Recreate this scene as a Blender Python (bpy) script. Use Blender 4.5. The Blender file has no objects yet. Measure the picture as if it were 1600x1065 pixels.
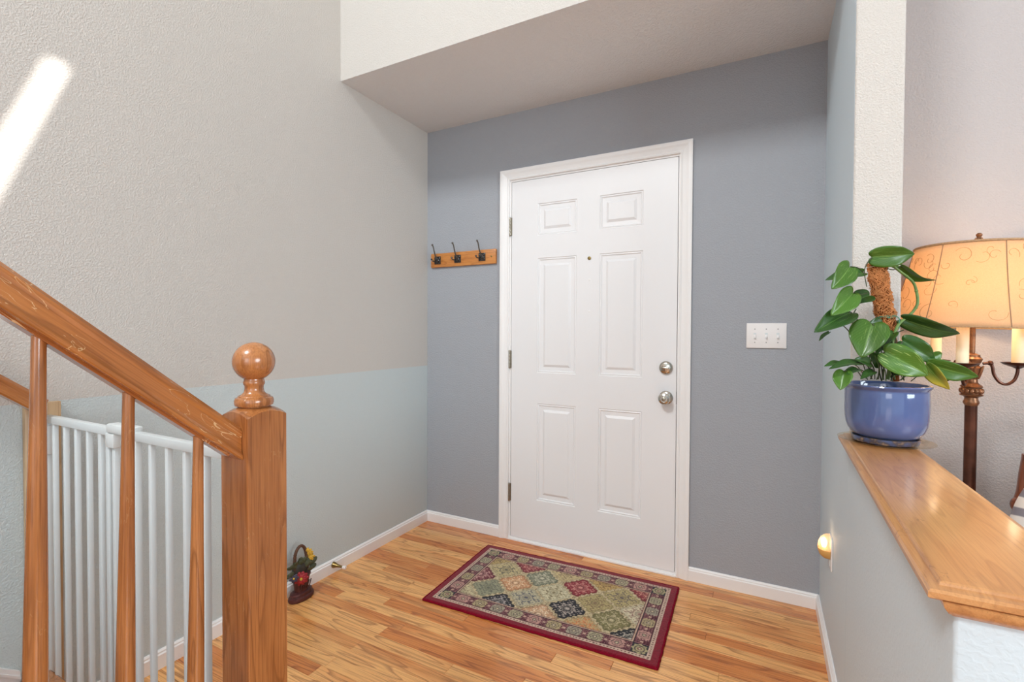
import bpy, bmesh, math, random
import numpy as np
from mathutils import Vector, Matrix, noise as mnoise

random.seed(7)
S = bpy.context.scene
COL = S.collection
PI = math.pi

# ------------------------------------------------------------------ camera, world, sun, lights, exposure
CAM = Vector((1.8935, -2.463, 1.1973))
YAW, PITCH, ROLL, FPX = 0.4817, -0.018, 0.0046, 754.33
_f = Vector((-math.sin(YAW)*math.cos(PITCH), math.cos(YAW)*math.cos(PITCH), math.sin(PITCH)))
_r0 = Vector((math.cos(YAW), math.sin(YAW), 0)); _u0 = _r0.cross(_f)
CR = math.cos(ROLL)*_r0 + math.sin(ROLL)*_u0
CU = -math.sin(ROLL)*_r0 + math.cos(ROLL)*_u0
CF = _f
cam = bpy.data.cameras.new('camera'); cam.sensor_width = 36; cam.lens = FPX/1600*36
cam.clip_start = 0.02
camo = bpy.data.objects.new('camera', cam); COL.objects.link(camo)
M = Matrix((CR, CU, -CF)).transposed().to_4x4(); M.translation = CAM
camo.matrix_world = M
S.camera = camo

w = bpy.data.worlds.new('world'); S.world = w; w.use_nodes = True
bg = w.node_tree.nodes['Background']; bg.inputs[0].default_value = (0.82, 0.93, 1.0, 1); bg.inputs[1].default_value = 0.9

def area(name, loc, target, sx, sy, power, col):
    L = bpy.data.lights.new(name, 'AREA'); L.shape = 'RECTANGLE'; L.size = sx; L.size_y = sy; L.energy = power; L.color = col
    o = bpy.data.objects.new(name, L); COL.objects.link(o); o.location = loc
    o.rotation_euler = (Vector(target)-Vector(loc)).to_track_quat('-Z', 'Y').to_euler()
    return o
area('hall_fill_light', (2.0, -5.0, 1.7), (0.6, 0, 1.0), 1.2, 1.2, 14, (0.95, 0.97, 1.0))  # added soft fill behind the camera to lift the left corner, no real window
area('stair_window_light', (0.75, -4.4, 4.45), (1.2, 0, 0.9), 0.8, 0.8, 118, (0.90, 0.955, 0.97))
area('living_window_light', (5.9, -3.0, 1.9), (0.4, -0.8, 1.1), 2.2, 1.6, 135, (0.80, 0.93, 1.0))
sun = bpy.data.lights.new('sun', 'SUN'); sun.energy = 9; sun.angle = math.radians(0.53); sun.color = (1, 0.96, 0.9)
suno = bpy.data.objects.new('sun', sun); COL.objects.link(suno)
SUN_D = Vector((-1.5, -0.38, -1.0))
suno.rotation_euler = SUN_D.to_track_quat('-Z', 'Y').to_euler(); suno.location = (6, 1, 7)

vs = S.view_settings; vs.view_transform = 'Standard'; vs.look = 'None'; vs.gamma = 1; vs.use_curve_mapping = False
vs.exposure = 0.21
S.cycles.max_bounces = 10; S.cycles.diffuse_bounces = 6; S.cycles.caustics_reflective = False
S.cycles.use_denoising = True

def at(px, py, depth):
    return CAM + depth*(CF + (px-800)/FPX*CR - (py-532.5)/FPX*CU)

# ------------------------------------------------------------------ helpers: materials
def s2l(c):
    return tuple((x/255/12.92 if x/255 <= .04045 else ((x/255+.055)/1.055)**2.4) for x in c)
def mat(name):
    m = bpy.data.materials.new(name); m.use_nodes = True
    nt = m.node_tree; return m, nt, nt.nodes['Principled BSDF']
def nd(nt, t, **k):
    n = nt.nodes.new(t)
    for a, b in k.items(): setattr(n, a, b)
    return n
def setin(n, **k):
    for a, b in k.items(): n.inputs[a.replace('_', ' ')].default_value = b
def plain(name, rgb, rough=.5, metal=0, coat=0, var=0.0, vscale=30, spec=.5):
    m, nt, b = mat(name); c = s2l(rgb)+(1,)
    setin(b, Roughness=rough, Metallic=metal, Coat_Weight=coat); b.inputs['Base Color'].default_value = c
    b.inputs['Specular IOR Level'].default_value = spec
    if var:
        tc = nd(nt, 'ShaderNodeTexCoord'); n = nd(nt, 'ShaderNodeTexNoise'); setin(n, Scale=vscale, Detail=4.0)
        nt.links.new(tc.outputs['Object'], n.inputs['Vector'])
        r = nd(nt, 'ShaderNodeValToRGB')
        r.color_ramp.elements[0].position = .3; r.color_ramp.elements[1].position = .7
        r.color_ramp.elements[0].color = tuple(x*(1-var) for x in c[:3])+(1,); r.color_ramp.elements[1].color = tuple(min(1, x*(1+var)) for x in c[:3])+(1,)
        nt.links.new(n.outputs['Fac'], r.inputs['Fac']); nt.links.new(r.outputs['Color'], b.inputs['Base Color'])
    return m
def wallmat(name, rgb, strength=.35, scale=1.0):
    """painted drywall with a knocked-down orange-peel relief"""
    m, nt, b = mat(name); setin(b, Roughness=.62); b.inputs['Specular IOR Level'].default_value = .35
    b.inputs['Base Color'].default_value = s2l(rgb)+(1,)
    tc = nd(nt, 'ShaderNodeTexCoord')
    n1 = nd(nt, 'ShaderNodeTexNoise'); setin(n1, Scale=95.0*scale, Detail=2.0, Roughness=.45, Distortion=.6)
    n2 = nd(nt, 'ShaderNodeTexNoise'); setin(n2, Scale=260.0*scale, Detail=1.0)
    r = nd(nt, 'ShaderNodeValToRGB'); r.color_ramp.elements[0].position = .44; r.color_ramp.elements[1].position = .60
    mx = nd(nt, 'ShaderNodeMath', operation='MULTIPLY_ADD'); mx.inputs[1].default_value = .25
    bp = nd(nt, 'ShaderNodeBump'); setin(bp, Strength=strength, Distance=.0022)
    L = nt.links.new
    L(tc.outputs['Object'], n1.inputs['Vector']); L(tc.outputs['Object'], n2.inputs['Vector'])
    L(n1.outputs['Fac'], r.inputs['Fac']); L(n2.outputs['Fac'], mx.inputs[0]); L(r.outputs['Color'], mx.inputs[2])
    L(mx.outputs[0], bp.inputs['Height']); L(bp.outputs['Normal'], b.inputs['Normal'])
    return m
def wood(name, light, mid, dark, axis='X', rough=.28, coat=.35, k=1.0, rnd=0.0, scratch=0.0, line=1.0, ring=7.0, scol=(226, 190, 140)):
    m, nt, b = mat(name); L = nt.links.new
    setin(b, Roughness=rough, Coat_Weight=coat, Coat_Roughness=.12)
    tc = nd(nt, 'ShaderNodeTexCoord'); src = tc.outputs['Object']
    oi = nd(nt, 'ShaderNodeObjectInfo')
    add = nd(nt, 'ShaderNodeVectorMath', operation='ADD')
    sc = nd(nt, 'ShaderNodeMath', operation='MULTIPLY'); sc.inputs[1].default_value = 37.0
    L(oi.outputs['Random'], sc.inputs[0]); L(src, add.inputs[0]); L(sc.outputs[0], add.inputs[1])
    def mapped(long, across):
        mp = nd(nt, 'ShaderNodeMapping'); v = [across*k]*3; v['XYZ'.index(axis)] = long*k
        mp.inputs['Scale'].default_value = v; L(add.outputs[0], mp.inputs['Vector']); return mp.outputs['Vector']
    nA = nd(nt, 'ShaderNodeTexNoise'); setin(nA, Scale=1.0, Detail=2.0, Roughness=.5); L(mapped(1.3, 13), nA.inputs['Vector'])
    mul = nd(nt, 'ShaderNodeMath', operation='MULTIPLY'); mul.inputs[1].default_value = ring; L(nA.outputs['Fac'], mul.inputs[0])
    fr = nd(nt, 'ShaderNodeMath', operation='FRACT'); L(mul.outputs[0], fr.inputs[0])
    rr = nd(nt, 'ShaderNodeValToRGB'); e = rr.color_ramp.elements
    e[0].position = 0; e[0].color = (0, 0, 0, 1); e[1].position = .70; e[1].color = (.14, .14, .14, 1)
    x = e.new(.92); x.color = (1, 1, 1, 1); x = e.new(1.0); x.color = (0, 0, 0, 1)
    L(fr.outputs[0], rr.inputs['Fac'])
    nB = nd(nt, 'ShaderNodeTexNoise'); setin(nB, Scale=1.0, Detail=4.0, Roughness=.6); L(mapped(5, 250), nB.inputs['Vector'])
    nC = nd(nt, 'ShaderNodeTexNoise'); setin(nC, Scale=1.0, Detail=3.0); L(mapped(2.2, 9), nC.inputs['Vector'])
    base = nd(nt, 'ShaderNodeValToRGB'); be = base.color_ramp.elements
    be[0].position = .28; be[0].color = s2l(light)+(1,); be[1].position = .75; be[1].color = s2l(mid)+(1,)
    pos = nd(nt, 'ShaderNodeMath', operation='MULTIPLY_ADD'); pos.inputs[1].default_value = rnd
    if rnd:
        sub = nd(nt, 'ShaderNodeMath', operation='SUBTRACT'); sub.inputs[1].default_value = .5; L(oi.outputs['Random'], sub.inputs[0])
        L(sub.outputs[0], pos.inputs[0])
    else: pos.inputs[0].default_value = 0
    L(nC.outputs['Fac'], pos.inputs[2]); L(pos.outputs[0], base.inputs['Fac'])
    m1 = nd(nt, 'ShaderNodeMix', data_type='RGBA'); L(base.outputs['Color'], m1.inputs['A']); m1.inputs['B'].default_value = s2l(dark)+(1,)
    fa = nd(nt, 'ShaderNodeMath', operation='MULTIPLY'); fa.inputs[1].default_value = .55*line; L(rr.outputs['Color'], fa.inputs[0])
    L(fa.outputs[0], m1.inputs['Factor'])
    m2 = nd(nt, 'ShaderNodeMix', data_type='RGBA'); L(m1.outputs['Result'], m2.inputs['A']); m2.inputs['B'].default_value = s2l(dark)+(1,)
    rb = nd(nt, 'ShaderNodeValToRGB'); rb.color_ramp.elements[0].position = .46; rb.color_ramp.elements[1].position = .72
    rb.color_ramp.elements[1].color = (.62*line, .62*line, .62*line, 1); L(nB.outputs['Fac'], rb.inputs['Fac']); L(rb.outputs['Color'], m2.inputs['Factor'])
    out = m2.outputs['Result']
    if scratch:
        nS = nd(nt, 'ShaderNodeTexNoise'); setin(nS, Scale=1.0, Detail=3.0, Distortion=1.5); L(mapped(5, 24), nS.inputs['Vector'])
        ab = nd(nt, 'ShaderNodeMath', operation='SUBTRACT'); ab.inputs[1].default_value = .5; L(nS.outputs['Fac'], ab.inputs[0])
        ab2 = nd(nt, 'ShaderNodeMath', operation='ABSOLUTE'); L(ab.outputs[0], ab2.inputs[0])
        ls = nd(nt, 'ShaderNodeMath', operation='LESS_THAN'); ls.inputs[1].default_value = .006; L(ab2.outputs[0], ls.inputs[0])
        nM = nd(nt, 'ShaderNodeTexNoise'); setin(nM, Scale=11.0, Detail=1.0); L(add.outputs[0], nM.inputs['Vector'])
        gm = nd(nt, 'ShaderNodeMath', operation='GREATER_THAN'); gm.inputs[1].default_value = .57; L(nM.outputs['Fac'], gm.inputs[0])
        ml = nd(nt, 'ShaderNodeMath', operation='MULTIPLY'); L(ls.outputs[0], ml.inputs[0]); L(gm.outputs[0], ml.inputs[1])
        ms = nd(nt, 'ShaderNodeMath', operation='MULTIPLY'); ms.inputs[1].default_value = scratch; L(ml.outputs[0], ms.inputs[0])
        m3 = nd(nt, 'ShaderNodeMix', data_type='RGBA'); L(out, m3.inputs['A']); m3.inputs['B'].default_value = s2l(scol)+(1,)
        L(ms.outputs[0], m3.inputs['Factor']); out = m3.outputs['Result']
    L(out, b.inputs['Base Color'])
    bp = nd(nt, 'ShaderNodeBump'); setin(bp, Strength=.08, Distance=.001); L(nB.outputs['Fac'], bp.inputs['Height']); L(bp.outputs['Normal'], b.inputs['Normal'])
    return m

# ------------------------------------------------------------------ helpers: meshes
def obj(name, bm, m, parent=None, smooth=True, angle=35):
    me = bpy.data.meshes.new(name)
    bmesh.ops.recalc_face_normals(bm, faces=bm.faces[:])
    bm.to_mesh(me); bm.free()
    for x in (m if isinstance(m, (list, tuple)) else [m]): me.materials.append(x)
    o = bpy.data.objects.new(name, me); COL.objects.link(o)
    if parent is not None: o.parent = parent
    if smooth:
        for p in me.polygons: p.use_smooth = True
        me.set_sharp_from_angle(angle=math.radians(angle))
    return o
def tag(o, label=None, cat=None, group=None, kind=None):
    if label: o['label'] = label
    if cat: o['category'] = cat
    if group: o['group'] = group
    if kind: o['kind'] = kind
    return o
def thing(name, label, cat, loc=(0, 0, 0), group=None):
    o = bpy.data.objects.new(name, None); COL.objects.link(o); o.location = loc; o.empty_display_size = .05
    return tag(o, label, cat, group)
def struct(name, bm, m, label=None, smooth=False, parent=None):
    o = obj(name, bm, m, parent, smooth)
    if parent is None: tag(o, label, None, None, 'structure')
    return o
def box(bm, lo, hi, bev=0, seg=2):
    r = bmesh.ops.create_cube(bm, size=1)
    c = [(a+b)/2 for a, b in zip(lo, hi)]; d = [abs(b-a) for a, b in zip(lo, hi)]
    for v in r['verts']: v.co = Vector([c[i]+v.co[i]*d[i] for i in range(3)])
    if bev:
        es = list({e for v in r['verts'] for e in v.link_edges})
        bmesh.ops.bevel(bm, geom=es, offset=bev, segments=seg, affect='EDGES', profile=.5)
    return r['verts']
def lathe(bm, prof, seg=32, mx=None, sx=1, sy=1, cap=True):
    mx = mx or Matrix(); rings = []
    for r, z in prof:
        if r < 1e-6: rings.append([bm.verts.new(mx @ Vector((0, 0, z)))])
        else: rings.append([bm.verts.new(mx @ Vector((r*sx*math.cos(2*PI*i/seg), r*sy*math.sin(2*PI*i/seg), z))) for i in range(seg)])
    for a, b in zip(rings, rings[1:]):
        for i in range(seg):
            j = (i+1) % seg
            if len(a) == 1 and len(b) == 1: continue
            if len(a) == 1: bm.faces.new((a[0], b[j], b[i]))
            elif len(b) == 1: bm.faces.new((a[i], a[j], b[0]))
            else: bm.faces.new((a[i], a[j], b[j], b[i]))
    if cap:
        for rg in (rings[0], rings[-1]):
            if len(rg) > 2: bm.faces.new(rg)
def smoothpts(pts, n=6):
    pts = [Vector(p) for p in pts]
    if len(pts) < 3: return pts
    out = []
    for i in range(len(pts)-1):
        p0 = pts[max(i-1, 0)]; p1 = pts[i]; p2 = pts[i+1]; p3 = pts[min(i+2, len(pts)-1)]
        for k in range(n):
            t = k/n
            out.append(.5*((2*p1)+(p2-p0)*t+(2*p0-5*p1+4*p2-p3)*t*t+(3*p1-p0-3*p2+p3)*t**3))
    out.append(pts[-1]); return out
def tube(bm, pts, rad, seg=8, closed=False):
    pts = [Vector(p) for p in pts]; n = len(pts)
    rads = rad if isinstance(rad, (list, tuple)) else [rad]*n
    if len(rads) != n: rads = [rads[0]+(rads[-1]-rads[0])*i/(n-1) for i in range(n)]
    T = []
    for i in range(n):
        a = pts[(i-1) % n] if closed else pts[max(i-1, 0)]; b = pts[(i+1) % n] if closed else pts[min(i+1, n-1)]
        T.append((b-a).normalized())
    N = T[0].orthogonal().normalized(); rings = []
    for i in range(n):
        N = (N-N.dot(T[i])*T[i]).normalized(); B = T[i].cross(N)
        rings.append([bm.verts.new(pts[i]+rads[i]*(math.cos(2*PI*k/seg)*N+math.sin(2*PI*k/seg)*B)) for k in range(seg)])
    rr = rings+[rings[0]] if closed else rings
    for a, b in zip(rr, rr[1:]):
        for k in range(seg): bm.faces.new((a[k], a[(k+1) % seg], b[(k+1) % seg], b[k]))
    if not closed: bm.faces.new(rings[0]); bm.faces.new(rings[-1])
def sphere(bm, c, r, u=16, v=10, sc=(1, 1, 1), rot=None):
    mx = Matrix.Translation(Vector(c)) @ (rot or Matrix()) @ Matrix.Diagonal((*sc, 1))
    bmesh.ops.create_uvsphere(bm, u_segments=u, v_segments=v, radius=r, matrix=mx)
def rings_poly(bm, loops, cap0=True, cap1=True):
    R = [[bm.verts.new(p) for p in lp] for lp in loops]
    n = len(R[0])
    for a, b in zip(R, R[1:]):
        for i in range(n): bm.faces.new((a[i], a[(i+1) % n], b[(i+1) % n], b[i]))
    if cap0: bm.faces.new(R[0])
    if cap1: bm.faces.new(R[-1])
def inset(poly, d):
    """inset a convex 2-D polygon (counter-clockwise) by d"""
    n = len(poly); out = []
    for i in range(n):
        p0, p1, p2 = (Vector(poly[(i-1) % n]), Vector(poly[i]), Vector(poly[(i+1) % n]))
        e1 = (p1-p0).normalized(); e2 = (p2-p1).normalized()
        n1 = Vector((-e1.y, e1.x)); n2 = Vector((-e2.y, e2.x))
        bis = (n1+n2).normalized(); out.append(p1+bis*(d/max(.2, bis.dot(n1))))
    return out
def extrude_profile(bm, prof, p0, p1, U, V):
    """sweep closed 2-D profile [(u,v)] straight from p0 to p1"""
    p0, p1, U, V = map(Vector, (p0, p1, U, V))
    rings_poly(bm, [[p0+U*a+V*b for a, b in prof], [p1+U*a+V*b for a, b in prof]])

# ------------------------------------------------------------------ materials
M_OFF = wallmat('off_white_paint', (202, 197, 191), .5, 2.0)
M_LOW = wallmat('pale_blue_grey_paint', (198, 207, 208), .5, 2.0)
M_BLUE = wallmat('slate_blue_paint', (160, 163, 169), .36, 1.4)
M_SOFF = wallmat('ceiling_paint', (226, 226, 226), .6, 1.0)
M_LAV = wallmat('warm_lavender_paint', (186, 179, 178), .45, 1.4)
M_KNEE = wallmat('half_wall_paint', (204, 217, 225), .13, 1.2)
M_WHITE = plain('white_trim_paint', (236, 234, 233), .38)
M_DOOR = plain('white_door_paint', (232, 231, 232), .36)
M_OAKFL = wood('oak_floor', (246, 184, 114), (216, 134, 68), (122, 58, 24), 'X', .24, .3, 1.0, 1.0, 0, 1.05, 8)
M_OAK = wood('honey_oak', (188, 124, 72), (158, 96, 50), (110, 60, 28), 'Z', .25, .5, 1.6, .2, .12, 1.0, 5)
M_RAIL = wood('worn_honey_oak', (190, 122, 64), (156, 90, 40), (104, 54, 22), 'X', .25, .5, 1.6, .2, .75, .75, 5)
M_CAP = wood('ledge_oak', (210, 156, 102), (190, 132, 82), (146, 92, 54), 'Y', .3, .35, 1.9, 0, .5, .6, 4, (126, 80, 46))
M_RACK = wood('rack_pine', (214, 146, 76), (192, 118, 52), (150, 84, 34), 'X', .4, .2, 2.0, 0)
M_STRIP = wood('pale_maple', (204, 176, 140), (186, 154, 116), (160, 126, 90), 'Z', .45, .1, 1.2, 0)
M_CHROME = plain('satin_nickel', (196, 190, 180), .16, 1)
M_HINGE = plain('dull_nickel', (168, 160, 146), .35, 1)
M_BRASS = plain('aged_brass', (150, 128, 80), .35, 1)
M_BLACKM = plain('dark_pewter', (88, 86, 86), .24, .95)
M_STEEL = plain('hook_steel', (120, 116, 110), .3, 1)
M_GATE = plain('white_gate_enamel', (208, 215, 217), .35)
M_GATEG = plain('grey_white_plastic', (214, 220, 221), .45)
M_PLATE = plain('white_plastic', (234, 230, 228), .32)
M_SCREW = plain('screw_grey', (150, 148, 146), .4, .6)
M_DARK = plain('dark_gap', (38, 34, 32), .8)

# ------------------------------------------------------------------ room shell
W, H, HD = 2.1176, 2.4476, 0.7031        # right wall x, soffit height, header depth
PT = 0.985                               # height of the two-tone paint line
TOP = 4.7
PY, PX2 = -0.7475, 2.234                 # end of the full-height wall, its far face
REAR = -6.0; EAST = 6.2

bm = bmesh.new(); box(bm, (-.12, REAR, -.06), (EAST, 0.0, -.019))
subfloor = struct('floor', bm, wood('subfloor_oak', (226, 168, 104), (190, 112, 56), (118, 62, 28), 'X', .3, .2), 'honey oak strip floor of the entry laid parallel to the front door')
# individual floor boards, each its own piece
bw = .0572
row = 0; y = -.002; nb = 0
rb = random.Random(11)
while y-bw > -2.62:
    x = .002 - rb.random()*.0; first = True
    while x < W-.004:
        ln = rb.choice((.42, .62, .80, .98, 1.15, 1.35, 1.6))*(rb.uniform(.4, 1) if first else 1)
        x2 = min(x+ln, W-.002)
        if W-.002-x2 < .16: x2 = W-.002
        bm = bmesh.new()
        hx, hy = (x2-x)/2-.0004, bw/2-.0004
        lo = [(-hx, -hy), (hx, -hy), (hx, hy), (-hx, hy)]
        ins = inset(lo, .0011)
        rings_poly(bm, [[Vector((a, b, -.018)) for a, b in lo], [Vector((a, b, -.0009)) for a, b in lo], [Vector((a, b, 0)) for a, b in ins]])
        o = obj('board', bm, M_OAKFL, subfloor, False)
        o.location = ((x+x2)/2, y-bw/2, rb.uniform(-.0003, 0)); nb += 1
        x = x2; first = False
    y -= bw

def quadwall(bm, pts): bm.faces.new([bm.verts.new(p) for p in pts])
# left wall: two paint bands in one wall
bm = bmesh.new()
for i, (z0, z1) in enumerate(((0-.019, PT), (PT, TOP))):
    before = set(bm.faces)
    box(bm, (-.12, REAR, z0), (0, .12, z1))
    for f in bm.faces:
        if f not in before: f.material_index = i
struct('wall_left', bm, [M_LOW, M_OFF], 'left entry wall painted pale blue grey below and off white above')
# back wall with the door opening
DX0, DX1, DZ = .586, 1.5265, 2.066
bm = bmesh.new()
for a, b in (((0, 0, -.019), (DX0, .12, H)), ((DX1, 0, -.019), (PX2, .12, H)), ((DX0, 0, DZ), (DX1, .12, H))): box(bm, a, b)
struct('wall_back', bm, M_BLUE, 'slate blue front wall around the white entry door')
bm = bmesh.new(); box(bm, (0, -HD+.1, H), (W, .12, H+.1)); box(bm, (0, -HD, H), (W, -HD+.1, H+.0004)); struct('ceiling', bm, M_SOFF, 'low textured ceiling over the front door')
bm = bmesh.new(); box(bm, (0, -HD, H+.0004), (W, -HD+.1, TOP))
struct('wall_header', bm, M_OFF, 'off white header wall above the low entry ceiling')
# full height wall on the right, slate on the entry side, off white on its end and living side
bm = bmesh.new()
vv = box(bm, (W, PY, -.019), (PX2, .12, TOP))
es = [e for e in bm.edges if abs(e.verts[0].co.z-e.verts[1].co.z) > 1 and e.verts[0].co.y < -.5]
bmesh.ops.bevel(bm, geom=es, offset=.006, segments=3, affect='EDGES', profile=.5)
bm.normal_update()
for f in bm.faces: f.material_index = 0 if f.normal.x < -.8 else 1
struct('wall_right', bm, [M_KNEE, M_OFF], 'narrow wall right of the door, pale blue grey inside with an off white end')
bm = bmesh.new(); box(bm, (PX2, 0, -.019), (EAST, .12, TOP)); struct('wall_living', bm, M_LAV, 'warm lavender living room wall behind the lamp')
bm = bmesh.new(); box(bm, (EAST, REAR, -.019), (EAST+.12, .12, TOP)); struct('wall_far_right', bm, M_LAV, 'far right living room wall outside the frame')
# roof with an unseen narrow slot, added to shape the sunbeam on the left wall
bm = bmesh.new()
sx0, sx1, sy0, sy1 = 4.05, 5.7, -.795, -.735
for a, b in (((-.12, REAR), (sx0, .12)), ((sx1, REAR), (EAST+.12, .12)), ((sx0, REAR), (sx1, sy0)), ((sx0, sy1), (sx1, .12))):
    box(bm, (a[0], a[1], TOP), (b[0], b[1], TOP+.03))
struct('ceiling_high', bm, M_SOFF, 'high ceiling above the stair hall')
# half wall
KX, KY, KT = 2.094, -1.728, .869
bm = bmesh.new()
lo = [(W, PY), (KX, KY), (PX2, KY), (PX2, PY)]
rings_poly(bm, [[Vector((a, b, -.019)) for a, b in lo], [Vector((a, b, KT)) for a, b in lo]])
es = [e for e in bm.edges if abs(e.verts[0].co.z-e.verts[1].co.z) > .5 and e.verts[0].co.y < -1]
bmesh.ops.bevel(bm, geom=es, offset=.005, segments=3, affect='EDGES', profile=.5)
struct('wall_right_low', bm, M_KNEE, 'pale blue grey half wall under the oak ledge', True)

# baseboards (stepped top)
BBP = [(0, 0), (.013, 0), (.013, .050), (.009, .054), (.009, .059), (.004, .065), (0, .065)]
def baseboard(name, p0, p1, nrm, label):
    bm = bmesh.new(); extrude_profile(bm, BBP, p0, p1, nrm, (0, 0, 1)); return struct(name, bm, M_WHITE, label)
baseboard('baseboard_left', (0, 0, 0), (0, -1.80, 0), (1, 0, 0), 'white baseboard along the left wall')
baseboard('baseboard_back_left', (0, 0, 0), (.531, 0, 0), (0, -1, 0), 'short white baseboard left of the front door')
baseboard('baseboard_back_right', (1.581, 0, 0), (W, 0, 0), (0, -1, 0), 'white baseboard right of the front door')
bm = bmesh.new()
dk = Vector((KX-W, KY-PY, 0))
extrude_profile(bm, BBP, (W, 0, 0), (W, PY, 0), (-1, 0, 0), (0, 0, 1)); extrude_profile(bm, BBP, (W, PY, 0), (KX, KY, 0), (-1, 0, 0), (0, 0, 1))
struct('baseboard_right', bm, M_WHITE, 'white baseboard along the right wall and half wall')

# ------------------------------------------------------------------ front door, casing, hardware
SX0, SX1, SZ0, SZ1 = .6020, 1.5140, .020, 2.0530
cols = [(.765, .995), (1.1215, 1.3475)]
rows = [(.252, .799), (.971, 1.612), (1.738, 1.915)]
xs = [SX0, cols[0][0], cols[0][1], cols[1][0], cols[1][1], SX1]
zs = [SZ0]+[v for r in rows for v in r]+[SZ1]
bm = bmesh.new()
vg = {(i, j): bm.verts.new((x, .0, z)) for i, x in enumerate(xs) for j, z in enumerate(zs)}
for i in range(len(xs)-1):
    for j in range(len(zs)-1):
        if i in (1, 3) and j in (1, 3, 5): continue
        bm.faces.new((vg[i, j], vg[i+1, j], vg[i+1, j+1], vg[i, j+1]))
def vb(*c): return bm.verts.new(c)
for (xa, za), (xb, zb) in (((SX0, SZ0), (SX1, SZ0)), ((SX1, SZ0), (SX1, SZ1)), ((SX1, SZ1), (SX0, SZ1)), ((SX0, SZ1), (SX0, SZ0))):
    bm.faces.new((vb(xa, 0, za), vb(xb, 0, zb), vb(xb, .044, zb), vb(xa, .044, za)))
bm.faces.new((vb(SX0, .044, SZ0), vb(SX1, .044, SZ0), vb(SX1, .044, SZ1), vb(SX0, .044, SZ1)))
bmesh.ops.remove_doubles(bm, verts=bm.verts[:], dist=1e-5)
door = struct('door_1', bm, M_DOOR, 'white six panel front door with nickel knob and deadbolt')
for r in rows:
    for c in cols:
        bm = bmesh.new()
        loops = []
        for d, dep in ((0, 0), (.004, .0045), (.009, .0025), (.014, .0075), (.034, .0085), (.047, .001), (.0485, .001)):
            loops.append([Vector(p) for p in ((c[0]+d, dep, r[0]+d), (c[1]-d, dep, r[0]+d), (c[1]-d, dep, r[1]-d), (c[0]+d, dep, r[1]-d))])
        rings_poly(bm, loops, False, True)
        obj('door_panel', bm, M_DOOR, door, False)
AY = Matrix.Rotation(PI/2, 4, 'X')      # local z -> -y (towards the room)
def facing(x, z, y=0): return Matrix.Translation((x, y, z)) @ AY
bm = bmesh.new(); lathe(bm, [(.033, 0), (.033, .003), (.030, .006), (.020, .009), (.0125, .012), (.0115, .028), (.016, .034), (.025, .040), (.0285, .048), (.0285, .056), (.025, .062), (.017, .0655), (.0165, .0640), (.0, .0640)], 40, facing(1.4665, .8785))
kn = obj('doorknob', bm, M_CHROME, door); kn['label'] = 'round satin nickel doorknob'
bm = bmesh.new(); lathe(bm, [(.0095, .064), (.0095, .068), (.007, .0695), (0, .0695)], 24, facing(1.4665, .8785)); obj('lock_button', bm, M_HINGE, kn)
bm = bmesh.new(); lathe(bm, [(.033, 0), (.033, .005), (.030, .010), (.022, .014), (.0, .0155)], 40, facing(1.465, 1.0256))
db = obj('deadbolt', bm, M_CHROME, door); db['label'] = 'round nickel deadbolt with thumb turn'
bm = bmesh.new(); box(bm, (1.465-.017, -.030, 1.0256-.0045), (1.465+.017, -.013, 1.0256+.0045), .003)
obj('thumb_turn', bm, M_CHROME, db)
bm = bmesh.new(); lathe(bm, [(.0095, 0), (.0095, .003), (.007, .0045), (.004, .0045), (.0035, .002), (0, .002)], 24, facing(1.0665, 1.5916))
pk = obj('peephole', bm, M_BRASS, door); pk['label'] = 'small brass peephole'
for z in (1.4777, 1.3099):
    bm = bmesh.new(); lathe(bm, [(.0055, 0), (.0055, .0012), (.003, .0022), (0, .0022)], 14, facing(1.0675, z)); obj('filled_screw_hole', bm, M_WHITE, door)
for z in (1.802, 1.042, .275):
    bm = bmesh.new()
    for k in range(5): lathe(bm, [(.0058, -.050+k*.0202), (.0062, -.049+k*.0202), (.0062, -.0315+k*.0202), (.0058, -.0305+k*.0202)], 14, Matrix.Translation((.5935, -.0065, z)))
    for s in (-1, 1): lathe(bm, [(.0, s*.053), (.005, s*.052), (.006, s*.049)], 12, Matrix.Translation((.5935, -.0065, z)), cap=False)
    box(bm, (.5945, -.003, z-.05), (.6045, -.0003, z+.05))
    hg = obj('hinge', bm, M_HINGE, door)
bm = bmesh.new(); box(bm, (1.5145, -.0005, .85), (1.5172, .03, .908)); obj('strike_plate', bm, M_BLACKM, door)
# casing, mitred
CP = [(0, 0), (0, .010), (.006, .012), (.012, .0085), (.030, .0125), (.040, .0165), (.050, .0175), (.0575, .016), (.0575, 0)]
CX0, CX1, CZ = .5890, 1.5235, 2.066
bm = bmesh.new(); rings_poly(bm, [[Vector((CX0-o, -p, 0)) for o, p in CP], [Vector((CX0-o, -p, CZ+o)) for o, p in CP]]); struct('trim_1', bm, M_WHITE, 'white door casing upright on the hinge side')
bm = bmesh.new(); rings_poly(bm, [[Vector((CX0-o, -p, CZ+o)) for o, p in CP], [Vector((CX1+o, -p, CZ+o)) for o, p in CP]]); struct('trim_2', bm, M_WHITE, 'white door casing across the top')
bm = bmesh.new(); rings_poly(bm, [[Vector((CX1+o, -p, 0)) for o, p in CP], [Vector((CX1+o, -p, CZ+o)) for o, p in CP]]); struct('trim_3', bm, M_WHITE, 'white door casing upright on the knob side')
bm = bmesh.new()
box(bm, (DX0, 0.0, 0), (.5995, .12, DZ)); box(bm, (1.5170, 0.0, 0), (DX1, .12, DZ)); box(bm, (.5995, 0, 2.0560), (1.517, .12, DZ))
box(bm, (.5995, .046, 0), (.613, .12, 2.056)); box(bm, (1.503, .046, 0), (1.517, .12, 2.056)); box(bm, (.613, .046, 2.04), (1.503, .12, 2.056))
struct('trim_4', bm, M_WHITE, 'white door jamb and stop around the front door')
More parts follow.
